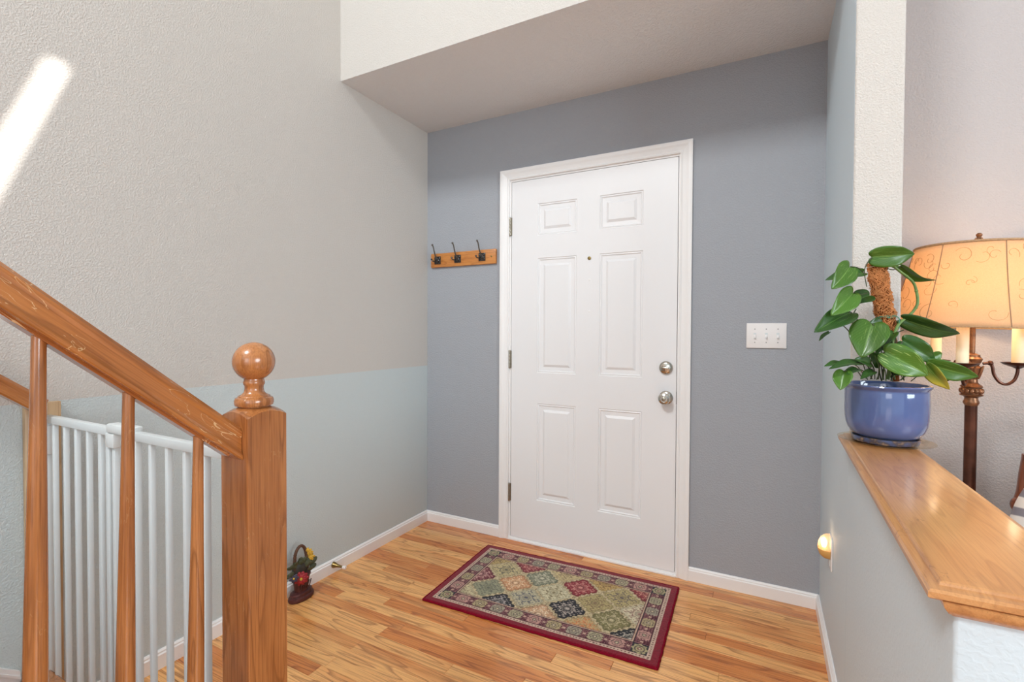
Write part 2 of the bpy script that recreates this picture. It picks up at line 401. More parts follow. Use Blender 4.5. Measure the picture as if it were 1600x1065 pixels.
bm = bmesh.new(); box(bm, (CX0, -.014, -.001), (CX1, .10, .010), .003); box(bm, (CX0, -.004, .009), (CX1, .044, .0185), .002); struct('trim_5', bm, M_WHITE, 'white threshold under the front door')

# ------------------------------------------------------------------ coat rack
rack = thing('coat_rack', 'small oak wall rack with three pewter coat hooks left of the door', 'coat rack', (.272, 0, 1.597))
bm = bmesh.new(); box(bm, (.040-.272, -.018, 0), (.506-.272, 0, .086), .004, 2); obj('backboard', bm, M_RACK, rack)
for i, xh in enumerate((.0945, .243, .415)):
    xl = xh-.272
    bm = bmesh.new()
    box(bm, (xl-.023, -.023, .019), (xl+.023, -.018, .067), .0022)
    sphere(bm, (xl, -.023, .043), .019, 16, 10, (.8, .55, 1.05))
    for sx_ in (-1, 1): sphere(bm, (xl+sx_*.016, -.023, .054), .007, 10, 8); sphere(bm, (xl+sx_*.016, -.023, .031), .007, 10, 8)
    hk = obj('hook', bm, M_BLACKM, rack)
    bm = bmesh.new()
    up = smoothpts([(xl, -.028, .052), (xl-.002, -.040, .066), (xl-.002, -.052, .090), (xl-.002, -.062, .118), (xl-.002, -.073, .130)], 5)
    tube(bm, up, [.0048, .0034], 10); sphere(bm, up[-1], .0064, 12, 8)
    obj('upper_prong', bm, M_STEEL, hk)
    bm = bmesh.new()
    for s in (-1, 1):
        dn = smoothpts([(xl+s*.006, -.027, .046), (xl+s*.012, -.038, .036), (xl+s*.019, -.050, .037), (xl+s*.021, -.054, .046)], 4)
        tube(bm, dn, .0032, 8); sphere(bm, dn[-1], .0058, 10, 8)
    obj('lower_prong', bm, M_BLACKM, hk)
for xs_ in (.064, .478):
    bm = bmesh.new(); lathe(bm, [(.0055, 0), (.0055, .0012), (.003, .002), (0, .002)], 12, facing(xs_-.272, .043, -.018)); obj('screw_plug', bm, M_BRASS, rack)

# ------------------------------------------------------------------ light switch plate
sw = thing('light_switch', 'white triple toggle switch plate on slate wall right of door', 'light switch', (1.9008, 0, 1.187))
bm = bmesh.new(); box(bm, (-.0805, -.007, -.057), (.0805, 0, .057), .0035, 3); obj('cover_plate', bm, M_PLATE, sw)
for k in (-1, 0, 1):
    xk = k*.046
    bm = bmesh.new(); box(bm, (xk-.0055, -.0078, -.0125), (xk+.0055, -.0066, .0125)); obj('switch_slot', bm, M_GATEG, sw, False)
    bm = bmesh.new(); rings_poly(bm, [[Vector((xk+a, -.0075, b-.001)) for a, b in ((-.0045, -.006), (.0045, -.006), (.0045, .006), (-.0045, .006))], [Vector((xk+a, -.0175, b-.0075)) for a, b in ((-.0036, -.003), (.0036, -.003), (.0036, .003), (-.0036, .003))]])
    obj('toggle', bm, M_PLATE, sw, False)
    for s in (-1, 1):
        bm = bmesh.new(); lathe(bm, [(.0026, 0), (.0026, .0012), (0, .0014)], 10, facing(xk, s*.030, -.007)); obj('screw', bm, M_SCREW, sw)

# ------------------------------------------------------------------ night light on the right wall
NLY, NLZ = -.405, .412
ol = thing('outlet_plate', 'white outlet cover low on the right wall behind the night light', 'outlet', (W, NLY, NLZ))
bm = bmesh.new(); box(bm, (-.006, -.035, -.057), (0, .035, .057), .003, 2); obj('cover_plate', bm, M_PLATE, ol)
bm = bmesh.new(); box(bm, (-.008, -.015, -.045), (-.0058, .015, -.012), .002); obj('socket', bm, M_GATEG, ol)
nl = thing('night_light', 'glowing plug in night light with amber base low on right wall', 'night light', (W-.006, NLY, NLZ+.012))
M_AMB = plain('amber_plastic', (214, 168, 100), .4)
bm = bmesh.new()
def halfdome(bm, prof, seg=20):
    rg = []
    for r, z in prof: rg.append([bm.verts.new((-r*math.sin(PI*i/seg)-.001, r*.85*math.cos(PI*i/seg), z)) for i in range(seg+1)])
    for a, b in zip(rg, rg[1:]):
        for i in range(seg): bm.faces.new((a[i], a[i+1], b[i+1], b[i]))
    return rg
rg = halfdome(bm, [(.012, -.034), (.022, -.031), (.031, -.022), (.036, -.008), (.037, 0)]); bm.faces.new(rg[0]); bm.faces.new(rg[-1])
for f in list(bm.faces): pass
obj('base', bm, M_AMB, nl)
mg, ntg, bg_ = mat('frosted_shade'); setin(bg_, Roughness=.3); bg_.inputs['Base Color'].default_value = s2l((255, 232, 204))+(1,)
tg1 = nd(ntg, 'ShaderNodeBsdfTransparent'); tg2 = nd(ntg, 'ShaderNodeBsdfTranslucent'); tg2.inputs[0].default_value = s2l((255, 226, 190))+(1,)
ta = nd(ntg, 'ShaderNodeMixShader'); ta.inputs[0].default_value = .25; tb = nd(ntg, 'ShaderNodeMixShader'); tb.inputs[0].default_value = .22
ntg.links.new(tg1.outputs[0], ta.inputs[1]); ntg.links.new(tg2.outputs[0], ta.inputs[2]); ntg.links.new(ta.outputs[0], tb.inputs[1]); ntg.links.new(bg_.outputs[0], tb.inputs[2]); ntg.links.new(tb.outputs[0], ntg.nodes['Material Output'].inputs['Surface'])
bm = bmesh.new(); halfdome(bm, [(.037, .001), (.0365, .012), (.034, .026), (.027, .040), (.016, .050), (.0005, .055)])
dm = obj('dome', bm, mg, nl); md = dm.modifiers.new('thick', 'SOLIDIFY'); md.thickness = .0015
me_, nte, be = mat('glowing_bulb'); be.inputs['Base Color'].default_value = (1, .9, .75, 1); be.inputs['Emission Color'].default_value = (1, .78, .5, 1); be.inputs['Emission Strength'].default_value = 5
bm = bmesh.new(); lathe(bm, [(.0, .040), (.005, .036), (.0085, .028), (.010, .020), (.008, .010), (.006, .004)], 16, Matrix.Translation((-.018, 0, 0))); obj('bulb', bm, me_, nl)
pl_ = bpy.data.lights.new('night_bulb_light', 'POINT'); pl_.energy = .07; pl_.color = (1, .66, .38); pl_.shadow_soft_size = .01
plo = bpy.data.objects.new('night_bulb_light', pl_); COL.objects.link(plo); plo.location = (W-.050, NLY, NLZ+.05)

# ------------------------------------------------------------------ oak ledge on the half wall
CT = .905
cap = thing('ledge_cap', 'worn honey oak ledge with routed edge on top of the half wall', 'ledge', (2.17, -1.24, KT))
off = Vector((2.17, -1.24, KT))
outl = [(2.0910, PY), (2.0675, -1.738), (2.2575, -1.738), (2.2555, PY)]
loops = []
for d, z in ((.003, .8865), (0, .889), (0, .8955), (.003, .8985), (.009, .9000), (.0125, .9005), (.0135, .9035), (.016, CT)):
    pts = inset(outl, d)
    pts[0].y = pts[3].y = PY
    loops.append([Vector((p.x, p.y, z))-off for p in pts])
bm = bmesh.new(); rings_poly(bm, loops); obj('top_board', bm, M_CAP, cap, True, 25)
ao = [(2.1035, PY), (2.0805, -1.7405+.014), (2.2460, -1.7405+.014), (2.2450, PY)]
ai = [(W-.0005, PY), (KX-.0005, KY-.0005), (PX2+.0005, KY-.0005), (PX2+.0005, PY)]
bm = bmesh.new()
ao = [(W-.013, PY), (KX-.013, KY-.013), (PX2+.013, KY-.013), (PX2+.013, PY)]
lp = []
for d, z in ((.011, .8690), (.009, .8710), (.006, .8730), (.001, .881), (0, .8866)):
    pts = inset(ao, d); pts[0].y = pts[3].y = PY; lp.append([Vector((p.x, p.y, z))-off for p in pts])
rings_poly(bm, lp); obj('apron_moulding', bm, M_CAP, cap, True, 25)

# ------------------------------------------------------------------ stairs
SL = .846; RISE, RUN = .195, .2265
Y0 = -1.862
st = bmesh.new(); box(st, (0.0225, Y0-.02-RUN*.0, -.001), (.955, Y0-.001, RISE-.028))
stairs = struct('staircase', st, M_WHITE, 'staircase rising towards the camera along the left wall')
for k in range(5):
    yb = Y0-RUN*k
    bm = bmesh.new(); box(bm, (.0225, yb-RUN-.004, RISE*(k+1)-.027), (.985, yb+.022, RISE*(k+1)), .008, 3); obj('tread', bm, M_OAK, stairs)
    if k: 
        bm = bmesh.new(); box(bm, (.0225, yb-.02, RISE*k), (.955, yb-.001, RISE*(k+1)-.0275)); obj('riser', bm, M_WHITE, stairs, False)
bm = bmesh.new()
for k in range(5): box(bm, (.93, Y0-RUN*(k+1), 0 if k < 1 else RISE*k-.2), (.955, Y0-RUN*k-.02, RISE*(k+1)-.0275))
obj('stringer', bm, M_WHITE, stairs, False)
bm = bmesh.new()
def skz(yy): return .2157+.80*(-1.8986-yy)
lo = [(-1.902, .0), (-1.902, skz(-1.902)), (-3.1, skz(-3.1)), (-3.1, skz(-3.1)-.33), (-2.3, .0)]
rings_poly(bm, [[Vector((0, a, b)) for a, b in lo], [Vector((.014, a, b)) for a, b in lo]])
rings_poly(bm, [[Vector((0, a, b)) for a, b in ((-1.902, skz(-1.902)-.022), (-1.902, skz(-1.902)-.014), (-3.1, skz(-3.1)-.014), (-3.1, skz(-3.1)-.022))], [Vector((.0165, a, b)) for a, b in ((-1.902, skz(-1.902)-.022), (-1.902, skz(-1.902)-.014), (-3.1, skz(-3.1)-.014), (-3.1, skz(-3.1)-.022))]])
struct('trim_6', bm, M_WHITE, 'white raked skirt board beside the stairs')

# railing: newel post, handrail, balusters
NX, NY, NW = .943, -1.8155, .089
rl = thing('stair_railing', 'worn honey oak stair railing with ball topped newel post', 'railing', (NX, NY, 0))
def prl(v): return Vector(v)-Vector((NX, NY, 0))
bm = bmesh.new(); h = NW/2; n = 12; zc = 1.021
top = {}
for i in range(n+1):
    for j in range(n+1):
        u, v = -1+2*i/n, -1+2*j/n
        top[i, j] = bm.verts.new((u*h, v*h, zc+.012*(1-u*u)+.012*(1-v*v)))
for i in range(n):
    for j in range(n): bm.faces.new((top[i, j], top[i+1, j], top[i+1, j+1], top[i, j+1]))
ring = [(i, 0) for i in range(n)]+[(n, j) for j in range(n)]+[(i, n) for i in range(n, 0, -1)]+[(0, j) for j in range(n, 0, -1)]
bot = [bm.verts.new((top[q].co.x, top[q].co.y, 0.0)) for q in ring]
for k in range(len(ring)):
    k2 = (k+1) % len(ring); bm.faces.new((top[ring[k]], top[ring[k2]], bot[k2], bot[k]))
bm.faces.new(bot)
es = [e for e in bm.edges if len(e.link_faces) == 2 and abs(e.verts[0].co.z-e.verts[1].co.z) > .5 and abs(abs(e.verts[0].co.x)-h) < 1e-5 and abs(abs(e.verts[0].co.y)-h) < 1e-5]
bmesh.ops.bevel(bm, geom=es, offset=.003, segments=2, affect='EDGES', profile=.5)
nw = obj('newel_post', bm, M_OAK, rl)
bm = bmesh.new()
zb = 1.094; R = .0408
prof = [(.029, 1.036), (.030, 1.041), (.036, 1.0425), (.0375, 1.047), (.0375, 1.053), (.0355, 1.058), (.031, 1.060), (.030, 1.0625), (.024, 1.065), (.0195, 1.070), (.0180, 1.077), (.0185, 1.083), (.0205, 1.0865), (.0208, 1.091), (.0195, 1.0935)]
for a in range(-62, 91, 8): prof.append((R*math.cos(math.radians(a)), 1.1335+R*math.sin(math.radians(a))))
prof[-1] = (0, prof[-1][1])
lathe(bm, prof, 48); obj('ball_finial', bm, M_OAK, nw)
# handrail along the slope; local x runs down the slope
ang = math.atan(SL)
prof = [(-.029, 0), (.029, 0), (.0315, .003), (.0315, .008), (.0285, .0115), (.0265, .016), (.0265, .040), (.0285, .046), (.0285, .052), (.022, .059), (.010, .0625), (-.010, .0625), (-.022, .059), (-.0285, .052), (-.0285, .046), (-.0265, .040), (-.0265, .016), (-.0285, .0115), (-.0315, .008), (-.0315, .003)]
prof = [(a, b*.84) for a, b in prof]
def zrail(yy): return .9385+.846*(-1.86-yy)       # underside of the rail
bm = bmesh.new()
Lr = 1.75
y0_, y1_ = -1.861, -1.861-Lr
dirv = Vector((0, -1, .846)).normalized(); upv = Vector((0, .846, 1)).normalized()
loopA, loopB = [], []
for a, b in prof:      # plumb cut at the post
    base = prl((NX+a, 0, 0)); p = Vector((base.x, y0_-NY, zrail(y0_)))+upv*b
    t = (y0_-NY-p.y)/dirv.y; loopA.append(p+dirv*t)
    loopB.append(p+dirv*Lr)
rotm = Matrix((dirv, Vector((1, 0, 0)), dirv.cross(Vector((1, 0, 0))))).transposed()
org = Vector((0, y0_-NY, zrail(y0_)))
inv = rotm.inverted()
rings_poly(bm, [[inv @ (p-org) for p in loopA], [inv @ (p-org) for p in loopB]])
hr = obj('handrail', bm, M_RAIL, rl, True, 20); hr['label'] = 'scratched handrail rising from the newel post'
hr.matrix_local = Matrix.Translation(org) @ rotm.to_4x4()
# plough strip under the rail
bm = bmesh.new(); extrude_profile(bm, [(-.012, -.004), (.012, -.004), (.012, .001), (-.012, .001)], inv @ (dirv*.02), inv @ (dirv*(Lr-.02)), inv @ Vector((1, 0, 0)), inv @ upv)
obj('fillet_strip', bm, M_RAIL, hr, False)
bal_y = [-1.929-.1128*i for i in range(8)]
for i, yy in enumerate(bal_y):
    k = int((Y0+.0-yy)/RUN); zt = RISE*(k+1); zr = zrail(yy)+.010
    bm = bmesh.new()
    z2 = zt+.09
    prof = [(.0165, z2), (.0172, z2+.01), (.0150, z2+.02), (.0165, z2+.03), (.0148, z2+.05)]
    hh = zr-(z2+.05)
    for t in (.1, .25, .4, .55, .7, .85, 1): prof.append((.0148-.0063*t+.0012*math.sin(PI*min(1, t*1.3)), z2+.05+hh*t))
    lathe(bm, prof, 20)
    box(bm, (-.016, -.016, zt), (.016, .016, z2+.001), .002)
    o = obj('baluster', bm, M_OAK, rl); o.rotation_euler = (-.017, 0, 0); o.location = (0, yy-NY-.017*zr, 0)
# wall mounted rail on the left wall
wr = thing('wall_handrail', 'honey oak handrail fixed to the left wall beside the stairs', 'handrail', (.06, -1.885, 1.0))
bm = bmesh.new()
sl2 = .83
d2 = Vector((0, -1, sl2)).normalized(); u2 = Vector((0, sl2, 1)).normalized()
pr2 = [(-.022, 0), (.022, 0), (.025, .004), (.025, .012), (.020, .020), (.020, .030), (.022, .036), (.014, .043), (-.014, .043), (-.022, .036), (-.020, .030), (-.020, .020), (-.025, .012), (-.025, .004)]
lA = []; lB = []
r2 = Matrix((d2, Vector((1, 0, 0)), d2.cross(Vector((1, 0, 0))))).transposed(); i2 = r2.inverted()
o2 = Vector((0, .004, -.036))
extr = [[i2 @ (Vector((a, 0, 0))+u2*b+d2*t) for a, b in pr2] for t in (0, 1.6)]
rings_poly(bm, extr); q = obj('rail', bm, M_RAIL, wr, True, 20); q.matrix_local = Matrix.Translation(o2) @ r2.to_4x4()
for t in (.35, 1.2):
    p = o2+d2*t
    bm = bmesh.new(); tube(bm, smoothpts([p, p+Vector((0, 0, -.04)), p+Vector((-.03, 0, -.06)), p+Vector((-.059, 0, -.06))], 4), .006, 8); lathe(bm, [(.025, 0), (.025, .004), (.012, .008)], 16, Matrix.Translation(p+Vector((-.060, 0, -.06))) @ Matrix.Rotation(PI/2, 4, 'Y'))
    obj('bracket', bm, M_BRASS, wr)

# pale board on the wall that carries the gate
bm = bmesh.new(); box(bm, (-.0405, -.0105, -.195), (.0405, .0085, .785), .002)
sb = obj('mounting_board', bm, M_STRIP); sb.rotation_euler = (0, 0, PI/2); sb.location = (.0105, -1.8475, .2)
tag(sb, 'pale maple board screwed upright to the left wall behind the gate', 'board')

# ------------------------------------------------------------------ baby gate
GY, GT, GB = -1.840, .948, .05
gt = thing('baby_gate', 'white metal baby gate between the left wall and newel post', 'gate', (.45, GY, 0))
def gx(x): return x-.45
def gbox(name, x0, x1, z0, z1, d=.010, m=M_GATE, bev=.002):
    bm = bmesh.new(); box(bm, (gx(x0), -d, z0), (gx(x1), d, z1), bev); return obj(name, bm, m, gt)
gbox('top_rail', .022, .425, GT-.021, GT, .0095)
gbox('top_rail', .505, .895, GT-.021, GT, .0095)
gbox('bottom_rail', .022, .895, GB, GB+.02, .0095)
for x in (.0755, .1445, .2125, .281): gbox('bar', x-.0062, x+.0062, GB+.018, GT-.019, .0062)
for x in (.594, .666, .738): gbox('bar', x-.0062, x+.0062, GB+.018, GT-.019, .0062)
for x, h2 in ((.352, .008), (.3935, .009), (.4245, .007), (.526, .008), (.812, .008)): gbox('upright', x-h2, x+h2, GB+.018, GT-.019, .0075)
gbox('upright', .0225, .034, GB, GT-.02, .008)
gbox('upright', .884, .897, GB, GT-.02, .006)
lt = gbox('latch_housing', .405, .525, GT-.012, GT+.012, .016, M_GATEG, .006)
gbox('latch_release', .398, .440, GT-.050, GT-.012, .014, M_GATEG, .004)
gbox('wall_bracket', .0215, .040, GT-.115, GT-.03, .014, M_GATEG, .002)

# ------------------------------------------------------------------ door stop on the left baseboard
ds = thing('door_stop', 'small brass door stop with white rubber tip on left baseboard', 'door stop', (.013, -.765, .040))
dd = Vector((.072, .012, -.004))
mxd = dd.to_track_quat('Z', 'Y').to_matrix().to_4x4()
bm = bmesh.new(); lathe(bm, [(.015, -.003), (.0145, .003), (.011, .012), (.0075, .025), (.0058, .040), (.0055, .055)], 20, mxd); obj('stem', bm, M_BRASS, ds)
bm = bmesh.new(); lathe(bm, [(.0085, .054), (.009, .056), (.009, .068), (.0075, .071), (0, .0715)], 16, mxd); obj('rubber_tip', bm, M_PLATE, ds)

# ------------------------------------------------------------------ rug: woven panel pattern held as colours of the pile
RA, RB = .507, .3045
step = .0028
nu, nv = int(2*RA/step)+1, int(2*RB/step)+1
U, V = np.meshgrid(np.linspace(-RA, RA, nu), np.linspace(-RB, RB, nv), indexing='ij')
def C(*c): return np.array(s2l(c))
col = np.zeros(U.shape+(3,))
dE = np.minimum(RA-np.abs(U), RB-np.abs(V))
def hsh(a, b, c=0): 
    x = np.sin(a*127.1+b*311.7+c*74.7)*43758.5453; return x-np.floor(x)
RED, BURG, NAVY, CREAM, PINK = C(128, 14, 36), C(74, 14, 32), C(30, 26, 38), C(206, 188, 160), C(190, 140, 136)
def put(mask, c): col[mask] = c
put(dE >= 0, RED)
m = (dE > .030) & (dE < .0455); put(m, C(200, 172, 152))
alongx = (RB-np.abs(V)) < (RA-np.abs(U))            # strips parallel to the long side
P = np.where(alongx, U, V)
put(m & (np.abs(((P/.0135) % 1)-.5) < .22) & (np.abs(dE-.0378) < .0032), C(110, 70, 64))
m = (dE >= .0455) & (dE < .1075)
put(m, BURG); put(m & ((dE < .0475) | (dE > .1055)), NAVY)
D = dE-.0765                                        # across the border
L0 = np.where(alongx, 2*RA-.153, 2*RB-.153)
nrep = np.where(alongx, 10, 5)
cellf = (P+L0/2)/L0*nrep; ci = np.floor(cellf+.5); cx = (cellf-ci)*L0/nrep
w0 = L0/nrep
med = (np.abs(cx) < .029+.003*np.cos(D*500)) & (np.abs(D) < .0255) & ((np.abs(cx)/.036+np.abs(D)/.034) < 1.30)
par = (ci % 2) == 0
rr_ = np.hypot(cx, D); an = np.arctan2(D, cx)
pal = [C(170, 160, 128), C(188, 142, 130), C(176, 158, 118), C(160, 150, 130)]
pi_ = (np.abs(ci) % 4).astype(int)
for k in range(4): put(m & med & (pi_ == k), pal[k])
put(m & med & (np.abs(rr_-.019-.0025*np.cos(6*an)) < .0016), C(80, 60, 58))
put(m & med & (rr_ < .010+.002*np.cos(6*an)), C(110, 96, 86)); put(m & med & (rr_ < .0045), C(214, 196, 160))
bt = m & ~med
crl = np.sin(cx*2*PI/.020)*np.cos(D*2*PI/.022)
put(bt & (np.abs(crl) > .42) & (np.abs(D) < .026), C(160, 108, 108))
put(bt & (np.abs(crl) > .80) & (np.abs(D) < .026), BURG)
put(bt & (np.abs(D) < .006) & (np.abs(np.abs(cx)-w0/2) < .006), C(196, 160, 140))
# corners of the border
cm = m & (RA-np.abs(U) < .1075) & (RB-np.abs(V) < .1075)
cu = RA-np.abs(U)-.0765; cv = RB-np.abs(V)-.0765; rc = np.hypot(cu, cv); ac = np.arctan2(cv, cu)
put(cm, NAVY); put(cm & (rc < .028+.003*np.cos(8*ac)), C(172, 160, 120)); put(cm & (np.abs(rc-.018) < .002), C(70, 56, 60)); put(cm & (rc < .009), C(120, 72, 70)); put(cm & (rc < .004), CREAM)
m = (dE >= .1075) & (dE < .1125); put(m, C(198, 164, 140)); m = (dE >= .1125) & (dE < .1165); put(m, BURG)
F = dE >= .1165
DX, DY = .0965, .094
p = (U/DX+V/DY)/2; q = (U/DX-V/DY)/2
Pp, Qq = np.round(p), np.round(q); I = (Pp+Qq).astype(int); J = (Pp-Qq).astype(int)
lm = np.maximum(np.abs(p-Pp), np.abs(q-Qq))*2
du, dv = U-I*DX, V-J*DY; r = np.hypot(du, dv); th = np.arctan2(dv, du)
sc_ = lm+.055*np.cos(np.arctan2(q-Qq, p-Pp)*16)
BEI = C(196, 178, 140)
# (ground, motif)
TAB = {(-3, 1): ((196, 178, 132), (92, 88, 76)), (-2, 0): ((196, 140, 98), (236, 206, 168)), (-1, 1): ((124, 126, 104), (200, 192, 166)), (1, 1): ((136, 36, 46), (206, 140, 128)),
       (-3, -1): ((150, 148, 120), (104, 104, 90)), (-1, -1): ((186, 176, 146), (84, 84, 96)), (0, 0): ((204, 194, 160), (136, 122, 90)), (1, -1): ((30, 28, 36), (186, 172, 160)),
       (2, 0): ((176, 158, 108), (128, 104, 76)), (3, 1): ((182, 164, 112), (98, 84, 84)), (3, -1): ((124, 116, 72), (192, 176, 138)), (4, 0): ((206, 194, 162), (150, 112, 100)),
       (-4, 0): ((108, 34, 48), (206, 160, 150)), (-2, 2): ((128, 34, 46), (204, 140, 128)), (-2, -2): ((34, 32, 40), (182, 172, 166)), (4, 2): ((132, 36, 46), (200, 140, 120)),
       (4, -2): ((32, 32, 36), (186, 176, 160)), (2, 2): ((188, 156, 96), (128, 92, 54)), (0, -2): ((196, 152, 116), (226, 204, 172)), (2, -2): ((190, 160, 112), (204, 120, 70)),
       (0, 2): ((198, 178, 130), (130, 108, 80)), (-4, 2): ((184, 158, 104), (120, 96, 60)), (-4, -2): ((204, 190, 150), (140, 120, 96))}
put(F, BEI)
gap = F & (sc_ > .90); put(gap & (hsh(np.round(U/.005), np.round(V/.005)) > .72), C(140, 118, 86))
for (i, j), (g, mo) in TAB.items():
    c_ = F & (I == i) & (J == j) & (sc_ <= .90)
    G, MO = C(*g), C(*mo); put(c_, G)
    put(c_ & (sc_ > .80), G*.72)
    fl = np.sin(du*2*PI/.0215+j)*np.sin(dv*2*PI/.0205+i)+.45*np.cos(th*8)
    put(c_ & (sc_ < .76) & (fl > .42), MO)
    put(c_ & (sc_ < .76) & (fl > .95), (G+MO)*.35)
    put(c_ & (np.abs(r-.032-.004*np.cos(8*th)) < .0024), MO)
    put(c_ & (r < .024+.003*np.cos(8*th)), (G*.6+MO*.4))
    put(c_ & (np.abs(r-.016) < .0022), G*.55); put(c_ & (r < .008), MO)
jit = .62+.60*hsh(np.round(U/.0028), np.round(V/.0028), 3)
col = np.clip(col*jit[..., None], 0, 1)
edge = .0022*(hsh(np.round(U/.006), np.round(V/.006), 5)-.5)
X = U.copy(); Y = V.copy()
X[0, :] += edge[0, :]; X[-1, :] += edge[-1, :]; Y[:, 0] += edge[:, 0]; Y[:, -1] += edge[:, -1]
Z = .0085+.0010*hsh(np.round(U/.0028), np.round(V/.0028), 9)+.0012*np.sin(U*9+1)*np.sin(V*7)
Z[dE < .003] -= .0025
co = np.stack([X, Y, Z], -1).reshape(-1, 3)
idx = np.arange(nu*nv).reshape(nu, nv)
fa = np.stack([idx[:-1, :-1], idx[1:, :-1], idx[1:, 1:], idx[:-1, 1:]], -1).reshape(-1, 4)
# skirt down to the floor
bd = np.concatenate([idx[:-1, 0], idx[-1, :-1], idx[:0:-1, -1], idx[0, :0:-1]])
low = co[bd].copy(); low[:, 2] = 0.0
low_i = np.arange(len(bd))+len(co)
sk = np.stack([bd, np.roll(bd, -1), np.roll(low_i, -1), low_i], -1)
co2 = np.concatenate([co, low]); faces = np.concatenate([fa, sk])
me = bpy.data.meshes.new('rug')
me.vertices.add(len(co2)); me.vertices.foreach_set('co', co2.ravel())
me.loops.add(len(faces)*4); me.loops.foreach_set('vertex_index', faces.ravel().astype(np.int32))
me.polygons.add(len(faces)); me.polygons.foreach_set('loop_start', np.arange(0, len(faces)*4, 4, dtype=np.int32))
me.update(calc_edges=True)
ca = me.color_attributes.new('weave', 'FLOAT_COLOR', 'POINT')
cc = np.ones((len(co2), 4), np.float32); cc[:len(co), :3] = col.reshape(-1, 3); cc[len(co):, :3] = RED
ca.data.foreach_set('color', cc.ravel())
mr, ntr, br = mat('woven_rug'); setin(br, Roughness=.95); br.inputs['Specular IOR Level'].default_value = .1
br.inputs['Sheen Weight'].default_value = .25
an_ = nd(ntr, 'ShaderNodeVertexColor', layer_name='weave'); ntr.links.new(an_.outputs['Color'], br.inputs['Base Color'])
me.materials.append(mr)
rug = bpy.data.objects.new('rug', me); COL.objects.link(rug)
rug.location = (1.0547, -.434, .0); rug.rotation_euler = (0, 0, math.radians(1.8))
tag(rug, 'oriental style rug of diamond panels with dark red border at the door', 'rug')
M_REDB = plain('dark_red_binding', (122, 10, 34), .95, var=.25, vscale=120, spec=.1)
for x0, y0, x1, y1 in ((-RA, -RB, RA, -RB), (RA, -RB, RA, RB), (RA, RB, -RA, RB), (-RA, RB, -RA, -RB)):
    bm = bmesh.new(); n = 70; pts = []
    rj = random.Random(int((x0+2)*100+(y0+2)*10))
    for i in range(n+1):
        t = i/n; pts.append((x0+(x1-x0)*t+rj.uniform(-.0012, .0012), y0+(y1-y0)*t+rj.uniform(-.0012, .0012), .0046))
    tube(bm, pts, .0045, 8); obj('edge_binding', bm, M_REDB, rug)

# ------------------------------------------------------------------ cast iron flower pot door stop behind the newel
fb = thing('flower_basket_doorstop', 'painted cast iron flower basket doorstop by the left baseboard behind the newel', 'doorstop', (.064, -.996, 0)); fb.scale = (1.1, 1.1, 1.04)
M_IRON = plain('maroon_painted_iron', (84, 44, 42), .45, .3, var=.3, vscale=60)
M_HAND = plain('brown_painted_iron', (92, 60, 44), .5, .3, var=.3, vscale=80)
M_PET = plain('red_petal_paint', (148, 24, 32), .5, var=.2, vscale=90)
M_LEAFI = plain('dark_leaf_paint', (72, 78, 56), .5, .1, var=.45, vscale=50)
M_YEL = plain('yellow_petal_paint', (206, 164, 52), .5, var=.25, vscale=90)
M_DRKF = plain('dusky_blue_paint', (60, 54, 72), .5, var=.3, vscale=60)
bm = bmesh.new(); lathe(bm, [(.044, 0), (.048, .003), (.050, .010), (.048, .018), (.042, .021), (.041, .024), (.043, .028), (.041, .034), (.034, .037), (.030, .039)], 36, sx=.68, sy=1.15); obj('plinth', bm, M_IRON, fb)
bm = bmesh.new(); lathe(bm, [(.029, .036), (.030, .046), (.031, .060), (.034, .078), (.037, .092), (.041, .098), (.041, .104), (.036, .108)], 30, sx=.72, sy=1.0)
for k in range(5):
    a = -.7+k*.35; tube(bm, smoothpts([(.022, math.sin(a)*.030, .048), (.027, math.sin(a)*.033, .064), (.026, math.sin(a+.25)*.034, .080)], 3), .002, 6)
obj('urn', bm, M_IRON, fb)
def flower(c, r, m, npet, facing_v, name='flower', inner=M_YEL):
    bm = bmesh.new(); q = Vector(facing_v).to_track_quat('Z', 'Y').to_matrix().to_4x4(); mx = Matrix.Translation(c) @ q
    for lay, (rr, rs, zz) in enumerate(((.62, .40, 0), (.40, .34, .25))):
        for k in range(npet):
            a = 2*PI*k/npet+lay*.4
            sphere(bm, mx @ Vector((rr*r*math.cos(a), rr*r*math.sin(a), zz*r)), rs*r, 10, 6, (1.15, .75, .4), q @ Matrix.Rotation(a, 4, 'Z'))
    o = obj(name, bm, m, fb)
    bm = bmesh.new(); sphere(bm, mx @ Vector((0, 0, .42*r)), .22*r, 10, 8); obj('flower_centre', bm, inner, o); return o
vdir = (.75, -.60, .18)
flower((.022, -.018, .100), .027, M_PET, 10, vdir)
flower((.012, .030, .190), .015, M_YEL, 6, vdir); flower((.014, .036, .168), .016, M_YEL, 6, vdir); flower((.010, .022, .203), .010, M_YEL, 6, vdir)
flower((.020, -.050, .115), .018, M_DRKF, 7, vdir)
rl2 = random.Random(4)
def ileaf(c, ln, wd, dirv, nrm):
    d = Vector(dirv).normalized(); n_ = Vector(nrm); n_ = (n_-n_.dot(d)*d).normalized(); s = d.cross(n_)
    rot = Matrix((d, s, n_)).transposed().to_4x4()
    bm = bmesh.new(); sphere(bm, Vector(c), 1, 12, 8, (ln/2, wd/2, wd*.16), rot); obj('leaf', bm, M_LEAFI, fb)
for k in range(16):
    a = k/16*PI*1.5-.9
    cy_, cz_ = -.012+.045*math.cos(a), .140+.030*math.sin(a)
    ileaf((.010+rl2.uniform(-.006, .012), cy_+rl2.uniform(-.008, .008), cz_+rl2.uniform(-.008, .010)), rl2.uniform(.026, .036), rl2.uniform(.016, .022), (rl2.uniform(-.2, .4), math.cos(a), math.sin(a)+.2), (1, -.6, rl2.uniform(-.1, .6)))
